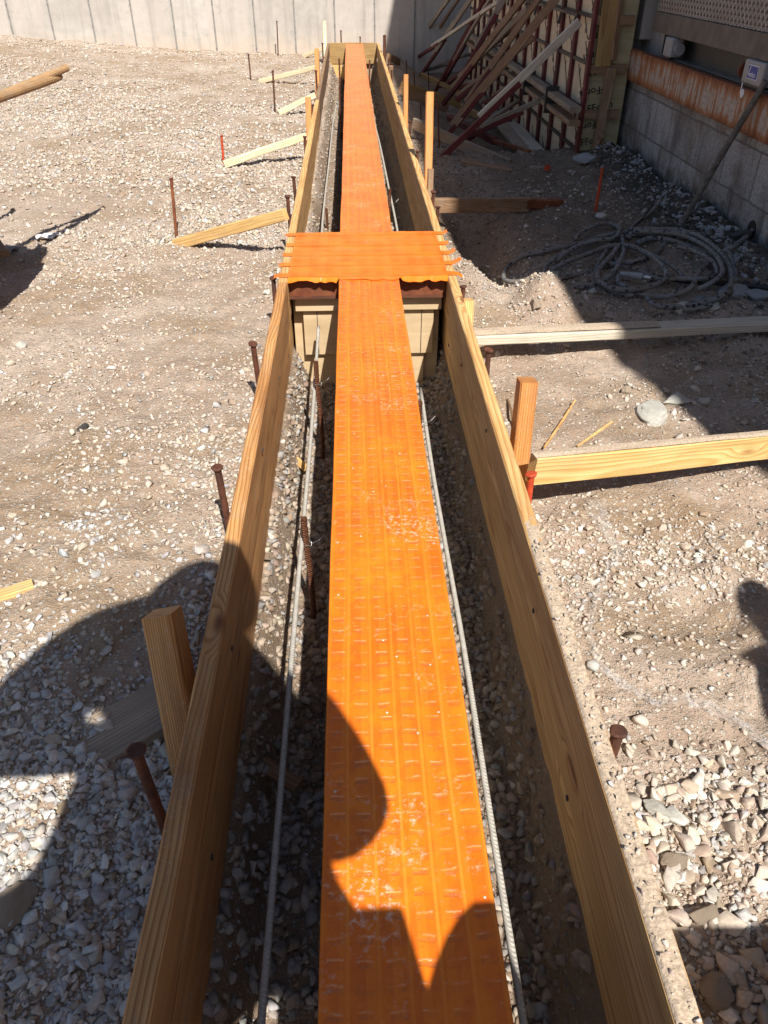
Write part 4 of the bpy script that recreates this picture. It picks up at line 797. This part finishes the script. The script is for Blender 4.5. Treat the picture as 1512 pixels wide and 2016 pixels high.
sp_ = MB(); sp_.disc(V((0, 0, 0)), (-1, 0, 0), .022, .003, 9); sp_.box(-.003, 0, .02, .028, .0, .05); pp = at(1460, 184, X=2.10); o = sp_.ob('paint_splash', M['whitep'], None, loc=V((2.104, pp.y, pp.z))); tag(o, 'white paint splash on the rusty beam under the blue label', 'paint splash')
# leaning pole
a = at(1340, 445, z=.04); b = at(1497, 178, X=2.085); b = b + (b - a) * .06; o = MB().tube([V((0, 0, 0)), (b - a) * .5 + V((0, .01, 0)), b - a], .017, 10).ob('leaning_pole', M['pole'], None, loc=a); tag(o, 'dark muddy pole leaning against the rusty beam', 'pole')

# ------------------------------------------------------------------ braced wall form
WX, WY0, WY1 = 1.75, 6.62, 13.6
e = empty('wall_form', (WX, WY0, 0), 'tall plywood wall form with red steel ribs standing in the shaded pit', 'wall form')
MB().box(.055, .075, .04, WY1 - WY0, -.6, 2.3).ob('plywood_face', M['ply'], e)
ribs = list(np.arange(0.0, WY1 - WY0, .5))
for k, ry in enumerate(ribs): MB().box(.028, .0545, ry - .038, ry + .038, -.6, 2.3).ob('rib', M['redst'], e, bevel=.003)
riv = MB()
for ry in ribs:
    for zz in np.arange(-.4, 2.2, .3): riv.box(.0245, .0278, ry - .008, ry + .008, zz, zz + .008)
o = riv.ob('rivets', M['steel'], e); o['kind'] = 'stuff'
for zz in (-.25, .05, .35, .65, .95, 1.25, 1.6, 1.9): MB().box(.034, .0545, .0, WY1 - WY0, zz - .012, zz + .012).ob('cross_bar', M['dark'], e)
for zz in (.95, 1.05): MB().box(-.045, -.028, .2, WY1 - WY0 - .2, zz - .01, zz + .01).ob('tie_rod', M['dark'], e)
for ry in np.arange(.25, 4, .5):
    MB().tube([V((-.03, ry, .94)), V((-.045, ry, .86)), V((-.045, ry + .04, .86)), V((-.03, ry + .04, .94))], .006, 6).ob('wedge_clip', M['dark'], e)
# marks printed over the plywood between ribs
mk_ = MB()
rs = random.Random(5)
for k in range(len(ribs)):
    for zz in np.arange(-.35, 2.0, .145):
        yy = ribs[k] + .09 + .12 * (int(zz * 7) % 2); mk_.box(.0535, .0548, 0, .17, -.010, .010, R=Matrix.Rotation(.75, 3, 'X'), T=V((0, yy, zz + rs.uniform(-.02, .02))))
        mk_.box(.0535, .0548, 0, .06, -.010, .010, R=Matrix.Rotation(1.8, 3, 'X'), T=V((0, yy + .06, zz + .02)))
o = mk_.ob('printed_marks', M['ink'], e); o['kind'] = 'stuff'
# end bulkhead facing the camera
MB().box(.06, .36, .02, .038, -.6, 2.3).ob('end_panel', M['plyend'], e)
for zz in (.0, .31, .62, .93, 1.24): MB().box(.056, .33, -.03, .018, zz - .03, zz + .03).ob('batten', M['brown_w'], e)
RE = Matrix(((1, 0, 0), (0, 0, -1), (0, 1, 0)))       # text facing -Y
for (px, py, up, s) in ((1166, 180, 1, .075), (1181, 210, 0, .075), (1158, 248, 1, .07), (1166, 277, 0, .07), (1174, 108, 1, .075), (1186, 138, 0, .075), (1180, 70, 1, .07)):
    p = at(px, py, Y=WY0 + .018); R = RE @ Matrix.Rotation(math.radians(12 if not up else 192), 3, 'Z')
    text('FForm', s, M['ink'], e, p - V((WX, WY0, 0)) + V((0, -.0005, 0)), R, name='printed_word')
def post(a, b, w, d, mat, lab): o = board('post', a, b, w, d, mat, None, 0, .002, .02); return tag(o, lab, 'post')
post(at(1171, 305, Y=6.56), at(1205, 133, Y=6.56), .04, .07, M['brown_w'], 'brown wood post at the right edge of the wall form end')
post(at(1186, 130, Y=6.60), at(1210, -60, Y=6.60), .03, .12, M['yel_w'], 'wide yellowish plank standing above the brown post'); post(at(1205, 118, Y=6.60), at(1228, -60, Y=6.62), .05, .05, M['brown_w'], 'narrow brown stud right of the wide yellowish plank')
# double walers
e = empty('waler', (1.68, 6.4, .33), 'doubled brown timber walers bolted along the foot of the wall form', 'waler')
board('timber', (1.68, 6.40, .375), (1.68, 12.9, .375), .09, .04, M['grey_w'], e); board('timber', (1.68, 6.38, .285), (1.68, 12.9, .285), .09, .04, M['brown_w'], e)
for yy in (7.2, 8.2, 9.6): MB().box(-.06, .05, yy - 6.4 - .01, yy - 6.4 + .01, -.1, .1).ob('clamp', M['dark'], e)
# raking braces: top end on the wall form, foot in the pit; (top px, joint px, foot px, materials)
BR = [((1140, 52), (980, 212), (868, 312), .96, -.02, 'white', 'white timber brace with red steel foot, nearest one of the wall form', .085),
      ((1108, -12), (925, 228), (885, 262), 1.05, .02, 'brown_w', 'long brown timber brace crossing behind the white one', .10),
      ((1040, -10), (918, 163), (872, 205), 1.05, -.05, 'brown_w', 'brown timber brace in the middle of the row of braces', .09),
      ((1038, 24), (912, 150), (905, 157), .85, .10, 'grey_w', 'grey timber brace tucked behind the middle brown one', .09),
      ((1000, -10), (952, 72), (870, 218), 1.1, -.15, 'grey_w', 'grey topped brace with a long bright red steel lower half', .09),
      ((960, -8), (905, 80), (858, 178), 1.1, -.2, 'redst', 'all red steel brace between two grey timber ones', .055),
      ((935, -10), (862, 100), (828, 150), 1.1, -.2, 'grey_w', 'wide grey timber brace near the concrete wall', .10),
      ((892, -10), (822, 88), (800, 120), 1.1, -.2, 'grey_w', 'farthest grey brace with a red steel foot by the concrete wall', .10),
      ((980, 10), (848, 92), (815, 118), .9, -.1, 'white', 'low angled white brace with a red foot near the back', .06),
      ((1078, 198), (967, 243), (918, 270), .40, -.02, 'grey_w', 'low short grey brace over a red channel at the waler', .06),
      ((1050, 82), (925, 180), (900, 196), .85, .1, 'brown_w', 'short brown brace under the long brown one', .07),
      ((1010, 145), (925, 168), (905, 172), .3, -.1, 'grey_w', 'short level grey strut behind the long braces', .05), ((990, 92), (880, 125), (840, 138), .5, -.2, 'dark', 'thin dark strut between the far braces', .035),
      ((1070, -10), (935, 180), (895, 240), 1.1, -.05, 'brown_w', 'brown brace between the long brown one and the middle one', .08),
      ((972, -10), (900, 112), (868, 170), 1.1, -.15, 'grey_w', 'slim grey brace behind the all red steel one', .06),
      ((912, -10), (850, 82), (820, 125), 1.1, -.2, 'brown_w', 'slim brown brace second from the concrete wall', .06),
      ((1015, 60), (930, 130), (880, 165), .9, -.1, 'redst', 'slim red brace crossing low behind the middle timber', .05),
      ((1020, 205), (940, 262), (905, 285), .3, -.05, 'grey_w', 'low slanting grey brace at the foot of the white one', .05),
      ((1022, 165), (975, 190), (950, 205), .25, -.15, 'brown_w', 'small brown strut under the white brace', .05)]
for (t_, j_, f_, X_t, zf, mt, lab, w) in BR:
    T = at(*t_, X=1.70); Fo = at(*f_, z=zf if T.y < 9 else zf - .05)
    if T.z < .2 or T.y > 13.9 : T = at(*t_, Y=min(T.y, 13.5))
    d = (T - Fo); # joint: the point along the brace nearest the surveyed joint pixel
    best = min((abs((lambda q: 1008 - F * (q - CAM).dot(cu) / (q - CAM).dot(cf))(Fo + d * s) - j_[1]), s) for s in np.linspace(.02, .9, 60))[1]
    J = Fo + d * best; e = empty('wall_brace', Fo, lab, 'brace', 'raking braces holding up the wall form')
    board('timber', J - d.normalized() * .15 + V((0, 0, .03)), T + V((0, 0, .03)), .036, w * .7, M[mt], e)
    board('steel_foot', Fo, J + d.normalized() * .25, .04, .045, M['redst'] if mt != 'dark' else M['dark'], e)
e = empty('turnbuckle', at(885, 232, z=-.1), 'red steel turnbuckle brace lying across the pit floor', 'turnbuckle'); a = e.location.copy()
board('screw_tube', a, at(975, 278, z=-.05), .06, .06, M['redst'], e); board('screw_end', at(970, 276, z=-.05), at(1042, 300, z=-.02), .035, .035, M['rustpl'], e)
for (px, py, pb, lab) in ((862, 205, (866, 318), 'thin rusty pin standing before the shaded pit'), (815, 140, (818, 200), 'thin dark pin far back in the pit'), (842, 128, (845, 172), 'thin dark pin near the foot of the far braces'), (800, 118, (802, 165), 'thin dark pin closest to the concrete wall'), (828, 205, (830, 262), 'thin pin left of the tallest orange stake')):
    b = at(pb[0], pb[1], z=-.12); t_ = at(px, py, Y=b.y); o = MB().tube([V((0, 0, -.05)), t_ - b], .007, 6).ob('steel_pin', M['rust'], None, loc=b); tag(o, lab, 'pin', 'thin pins in the pit')
o = MB().disc((0, 0, 0), (0, 0, 1), .015, .02, 6).box(-.02, .02, -.01, .01, .0, .035).ob('marker_flag', M['rustor'], None, loc=gp(1077, 335, .03)); tag(o, 'small pink marker at the near foot of the wall form', 'marker')
o = rock('rock', gp(1150, 312, .03), (.09, .06, .04), M['bluer'], 'pale concrete lump at the near foot of the wall form', 'rock', 31)

# ------------------------------------------------------------------ wheelbarrow with long handles, mostly beyond the left edge
tip = V((-1.44, 4.53, .865)); dr = V((-.22, -.43, -.075)); 
e = empty('wheelbarrow', (-2.1, 3.6, 0), 'wheelbarrow with round wooden handles reaching in at the left edge', 'wheelbarrow'); E0 = e.location.copy()
MB().tube([tip - E0, tip + dr * .5 - E0, tip + dr * 3.2 - E0], [.017, .019, .019], 12).ob('handle', M['handle'], e, smooth=False)
t2 = V((-2.02, 4.55, .8)); MB().tube([t2 - E0, t2 + V((-.12, -.45, -.075)) - E0, t2 + V((-.42, -1.5, -.26)) - E0], [.017, .019, .019], 12).ob('handle', M['handle'], e)
tv = []; tf = []
ring = lambda z, x0, x1, y0, y1: [V((x, y, z)) - E0 for x, y in ((x0, y0), (x1, y0), (x1, y1 - .35), (x1 - .15, y1), (x0, y1))]
tv = ring(.25, -2.6, -1.95, 3.1, 3.7) + ring(.62, -2.75, -1.60, 2.7, 4.0); tf = [(0, 1, 2, 3, 4)] + [(k, (k + 1) % 5, 5 + (k + 1) % 5, 5 + k) for k in range(5)]
o = mk('tray', tv, tf, M['bag'], e); sm = o.modifiers.new('s', 'SOLIDIFY'); sm.thickness = .004
MB().tube([V((-2.3 + .16 * math.cos(a), 2.75 + .0, .2)) * 0 + V((-2.3, 2.7 + .17 * math.cos(a), .2 + .17 * math.sin(a))) - E0 for a in np.linspace(0, 2 * math.pi, 25)], .035, 8, False).ob('wheel', M['black'], e, smooth=True)
for xx in (-2.5, -2.05): MB().tube([V((xx, 3.75, .3)) - E0, V((xx, 3.85, .0)) - E0], .014, 8).ob('leg', M['dark'], e)
for k, (zz, dx) in enumerate(((.62, 0), (.75, -.02), (.88, .01))):  # unseen stack made up on the tray to cast a wider shadow
    bm = bmesh.new(); bmesh.ops.create_cube(bm, size=1); bmesh.ops.subdivide_edges(bm, edges=bm.edges[:], cuts=6, use_grid_fill=True)
    for v in bm.verts:
        q = v.co; f = 1 - .5 * max(abs(q.x), abs(q.y)) ** 4 * 2; v.co = ((q.x * .96), (q.y * .80), q.z * .13 * f + .004 * math.sin(q.x * 30 + q.y * 22))
    me = bpy.data.meshes.new('shadow_bag'); bm.to_mesh(me); bm.free(); o = wrap('shadow_bag', me, M['grit'], None, V((-2.02 + dx, 3.22, zz + .065)), None, True); tag(o, ('lowest', 'middle', 'topmost')[k] + ' bag shape added unseen on the wheelbarrow to widen its shadow at the left', 'bag')
p1 = at(118, 151, Y=4.50); p2 = at(-60, 214, Y=3.75); o = MB().tube([V((0, 0, 0)), (p2 - p1) * .1, p2 - p1, (p2 - p1) * 1.6], [.016, .019, .019, .019], 12).ob('tool_handle', M['handle'], None, loc=p1, smooth=False); tag(o, 'darker wooden tool handle lying under the barrow handle at the left edge', 'tool handle')

# ------------------------------------------------------------------ the person taking the picture (stands behind the lens; only the shadow falls into view)

def figure(name, J, E_, label, paint):
    bm = bmesh.new(); sl = bm.verts.layers.skin.verify(); vv = {}
    for k_, (p, r) in J.items():
        v = bm.verts.new(p); v[sl].radius = r if isinstance(r, tuple) else (r, r); vv[k_] = v
    for a, b in E_: bm.edges.new((vv[a], vv[b]))
    vv['pelvis'][sl].use_root = True
    me = bpy.data.meshes.new(name); bm.to_mesh(me); bm.free(); o = bpy.data.objects.new(name, me); COL.objects.link(o)
    o.modifiers.new('skin', 'SKIN').use_smooth_shade = True; s_ = o.modifiers.new('sub', 'SUBSURF'); s_.levels = s_.render_levels = 2
    bpy.context.view_layer.update(); ev = bpy.data.meshes.new_from_object(o.evaluated_get(bpy.context.evaluated_depsgraph_get())); bpy.data.objects.remove(o)
    o = wrap(name, ev, [M[k] for k in ('cloth', 'jean', 'skin')], smooth=True)
    ks = [k for k in J]; jp = np.array([J[k][0][:] for k in ks]); mi = []
    for p in ev.polygons: mi.append(paint(ks[int(np.argmin(((jp - np.array(p.center[:])) ** 2).sum(1)))], p.center))
    ev.polygons.foreach_set('material_index', mi); return tag(o, label, 'person')
def hand(J, E_, s, wrist, palm_dir, across, thumb_dir, curl):
    """palm plus four unequal fingers and a thumb leaving the side of the palm"""
    w = 'wrist' + s; d = palm_dir.normalized(); a = across.normalized(); t_ = thumb_dir.normalized(); c = curl.normalized()
    J['palm' + s] = (wrist + d * .05, (.036, .017)); E_.append((w, 'palm' + s)); k0 = wrist + d * .085
    for i_, ln in enumerate((.068, .078, .072, .056)):
        b = k0 + a * (.030 - i_ * .020); n0 = 'k%d' % i_ + s; J[n0] = (b, .0105); E_.append(('palm' + s, n0)); p = n0; q = b; dd = d
        for j, f in enumerate((.45, .32, .23)):
            dd = (dd + c * (.35 + .3 * j)).normalized(); q = q + dd * ln * f; nn = 'f%d%d' % (i_, j) + s; J[nn] = (q, .0095 - j * .0012); E_.append((p, nn)); p = nn
    b = wrist + d * .028 + t_ * .034; J['t0' + s] = (b, .013); E_.append(('palm' + s, 't0' + s)); q = b + (t_ + d).normalized() * .032; J['t1' + s] = (q, .0115); E_.append(('t0' + s, 't1' + s)); q = q + (t_ * .3 + d + c * .5).normalized() * .028; J['t2' + s] = (q, .0095); E_.append(('t1' + s, 't2' + s))
PL = lambda *p: V(p)
J = dict(pelvis=(PL(-.10, -.30, 1.10), (.27, .14)), waist=(PL(-.10, -.30, 1.24), (.265, .14)), chest=(PL(-.08, -.28, 1.47), (.25, .15)), neckb=(PL(-.06, -.23, 1.75), (.18, .12)), neck=(PL(-.02, -.19, 1.81), .08), head=(PL(-.01, -.15, 1.87), (.078, .095)), crown=(PL(-.01, -.15, 1.96), (.072, .085)), nose=(PL(-.008, -.045, 1.865), .014),
  trapL=(PL(-.10, -.20, 1.90), .13), shoL=(PL(-.26, -.22, 1.80), .135), elL=(PL(-.50, -.12, 1.40), .085), foL=(PL(-.27, -.07, 1.31), .05), wristL=(PL(-.13, -.045, 1.285), (.032, .024)),
  shoR=(PL(.13, -.24, 1.71), .11), elR=(PL(.175, -.10, 1.16), .085), foR=(PL(.14, -.07, 1.23), .06), wristR=(PL(.11, -.05, 1.29), (.032, .024)),
  hipL=(PL(-.26, -.32, 1.04), .15), kneeL=(PL(-.66, -.20, .88), .11), ankL=(PL(-.62, -.42, .12), .05), toeL=(PL(-.62, -.26, .045), (.05, .035)),
  hipR=(PL(.13, -.31, 1.11), .125), thighR=(PL(.238, -.25, .925), .060), kneeR=(PL(.355, -.17, 1.07), .085), ankR=(PL(.41, -.38, .38), .05), toeR=(PL(.42, -.22, .285), (.05, .035)))
EE = [('pelvis', 'waist'), ('waist', 'chest'), ('chest', 'neckb'), ('neckb', 'neck'), ('neck', 'head'), ('head', 'crown'), ('head', 'nose'), ('neckb', 'trapL'), ('trapL', 'shoL'), ('shoL', 'elL'), ('elL', 'foL'), ('foL', 'wristL'), ('chest', 'shoR'), ('shoR', 'elR'), ('elR', 'foR'), ('foR', 'wristR'),
  ('pelvis', 'hipL'), ('hipL', 'kneeL'), ('kneeL', 'ankL'), ('ankL', 'toeL'), ('pelvis', 'hipR'), ('hipR', 'thighR'), ('thighR', 'kneeR'), ('kneeR', 'ankR'), ('ankR', 'toeR')]
hand(J, EE, 'L', J['wristL'][0], V((.9, .1, .3)), V((0, .2, 1)), V((0, -.1, 1)), V((.3, .5, -.2)))
hand(J, EE, 'R', J['wristR'][0], V((-.8, .1, .35)), V((0, .2, 1)), V((0, -.1, 1)), V((-.3, .5, -.2)))
def paint(k, c):
    if k in ('head', 'crown', 'nose', 'neck') or k[:4] == 'palm' or k[0] in 'kft' and k[:4] not in ('knee', 'toeL', 'toeR', 'thig') and k[:2] != 'fo' : return 2
    return 1 if k[:3] in ('hip', 'thi', 'kne', 'ank', 'toe', 'pel') else 0
pf = figure('person', J, EE, 'person in hard hat holding a phone over the forms, seen only as shadow', paint)
mb = MB(); mb.box(.145, .243, -.33, -.22, .90, 1.166); mb.ob('hip_shadow_block', M['boot'], pf, bevel=.006)  # block added at the hip to give the cast shadow a flat top
mb = MB(); mb.box(-.02, .158, -.40, -.335, .95, 1.30); mb.ob('waist_shadow_block', M['boot'], pf, bevel=.01)  # second added block, widens the torso's shadow on the beam
hh = MB(); nr = 9
for i_ in range(nr + 1):
    a = i_ / nr * math.pi / 2; 
    for j in range(24): b = j / 24 * 2 * math.pi; hh.v.append(V((-.01 + .115 * math.cos(a) * math.cos(b), -.15 + .14 * math.cos(a) * math.sin(b), 1.92 + .14 * math.sin(a))))
for i_ in range(nr):
    for j in range(24): a = i_ * 24 + j; b = i_ * 24 + (j + 1) % 24; hh.f.append([a, b, b + 24, a + 24])
n0 = len(hh.v)
for rr_ in (.112, .15):
    for j in range(24): b = j / 24 * 2 * math.pi; hh.v.append(V((-.01 + rr_ * math.cos(b), -.15 + (rr_ + .03) * math.sin(b), 1.918 - (rr_ - .11) * .3)))
for j in range(24): hh.f.append([n0 + j, n0 + (j + 1) % 24, n0 + 24 + (j + 1) % 24, n0 + 24 + j])
hh.ob('hard_hat', M['hat'], pf, smooth=True)
for k_ in ('L', 'R'):
    a = J['ank' + k_][0]; b = J['toe' + k_][0]; z0 = b.z - .04
    MB().tube([V((a.x, a.y - .05, z0 + .04)), V((a.x, a.y + .02, z0 + .05)), V((a.x, (a.y + b.y) / 2, z0 + .05)), V((b.x, b.y + .02, z0 + .038)), V((b.x, b.y + .07, z0 + .03))], [.035, .055, .055, .05, .03], 12).ob('boot', M['boot'], pf, smooth=True)
# phone in the hands, its lens is the camera
Rp = Matrix((cr, cu, cf)).transposed(); ph = empty('phone', CAM, 'black phone held in both hands above the trench, seen only by shadow', 'phone', None, Rp.to_quaternion())
MB().box(-.058, .018, -.13, .020, -.014, -.005).ob('body', M['black'], ph, bevel=.003)
# second worker standing out of frame at the right, plus a box added only for its shadow
o_ = V((1.41, -.02, 0)); J2 = {}
for k_, (p, r) in dict(pelvis=(PL(0, 0, .98), (.15, .11)), waist=(PL(0, 0, 1.12), (.145, .105)), chest=(PL(0, 0, 1.32), (.16, .12)), neckb=(PL(0, .01, 1.48), (.12, .08)), neck=(PL(-.02, .02, 1.54), .10), head=(PL(0, .03, 1.63), (.08, .1)), crown=(PL(0, .03, 1.73), (.072, .088)), nose=(PL(0, .13, 1.63), .013),
  shoL=(PL(-.18, 0, 1.42), .066), elL=(PL(-.22, .02, 1.12), .048), wristL=(PL(-.16, .14, .92), (.03, .022)), shoR=(PL(.18, 0, 1.42), .066), elR=(PL(.24, 0, 1.12), .048), wristR=(PL(.26, .1, .88), (.03, .022)),
  hipL=(PL(-.09, 0, .90), .10), kneeL=(PL(-.11, .03, .50), .066), ankL=(PL(-.12, -.02, .10), .045), toeL=(PL(-.13, .14, .04), (.045, .03)), hipR=(PL(.09, 0, .90), .10), kneeR=(PL(.11, .03, .50), .066), ankR=(PL(.13, -.02, .10), .045), toeR=(PL(.14, .14, .04), (.045, .03))).items(): J2[k_] = (p + o_, r)
E2 = [('pelvis', 'waist'), ('waist', 'chest'), ('chest', 'neckb'), ('neckb', 'neck'), ('neck', 'head'), ('head', 'crown'), ('head', 'nose'), ('chest', 'shoL'), ('shoL', 'elL'), ('elL', 'wristL'), ('chest', 'shoR'), ('shoR', 'elR'), ('elR', 'wristR'), ('pelvis', 'hipL'), ('hipL', 'kneeL'), ('kneeL', 'ankL'), ('ankL', 'toeL'), ('pelvis', 'hipR'), ('hipR', 'kneeR'), ('kneeR', 'ankR'), ('ankR', 'toeR')]
hand(J2, E2, 'L', J2['wristL'][0], V((.1, .2, -1)), V((0, 1, .1)), V((0, 1, 0)), V((.4, .3, 0))); hand(J2, E2, 'R', J2['wristR'][0], V((-.05, .15, -1)), V((0, 1, .1)), V((0, 1, 0)), V((-.4, .3, 0)))
figure('person', J2, E2, 'bareheaded person standing upright, seen only as a head shadow at the right', paint)
e = empty('added_shadow_box', (1.15, -.35, 0), 'chest shape added unseen at the lower right to cast a shadow', 'tool chest')  # out-of-view box made up to cast the lower right shadow
MB().box(-.50, .5, -.3, .3, .0, .71).ob('chest', M['greyp'], e, bevel=.01); MB().box(-.51, .51, -.31, .31, .715, .80).ob('lid', M['greyp'], e, bevel=.02); MB().tube([V((-.50, -.1, .4)), V((-.54, -.1, .4)), V((-.54, .1, .4)), V((-.50, .1, .4))], .01, 8).ob('handle', M['dark'], e)
# ------------------------------------------------------------------ light
sd = V((.21, -.84, 1.)).normalized(); ELEV = math.asin(sd.z); AZ = math.atan2(sd.x, sd.y)
sl_ = bpy.data.lights.new('sun', 'SUN'); so = bpy.data.objects.new('sun', sl_); COL.objects.link(so); so.rotation_mode = 'QUATERNION'; so.rotation_quaternion = sd.to_track_quat('Z', 'Y')
sl_.energy = 5.0; sl_.angle = math.radians(.55); sl_.color = (1., .93, .83); so.location = (3, -6, 9)
w = bpy.data.worlds.new('World'); SC.world = w; w.use_nodes = True; nt = w.node_tree; bg = nt.nodes['Background']
sky = nt.nodes.new('ShaderNodeTexSky'); sky.sky_type = 'NISHITA'; sky.sun_disc = False; sky.sun_elevation = ELEV; sky.sun_rotation = AZ; sky.air_density = 1.; sky.dust_density = 1.; sky.altitude = 200
nt.links.new(sky.outputs[0], bg.inputs[0]); bg.inputs[1].default_value = .06
SC.view_settings.view_transform = 'Standard'; SC.view_settings.look = 'None'; SC.view_settings.exposure = .6; SC.view_settings.gamma = 1
SC.cycles.max_bounces = 6; SC.cycles.diffuse_bounces = 4; SC.cycles.transparent_max_bounces = 6
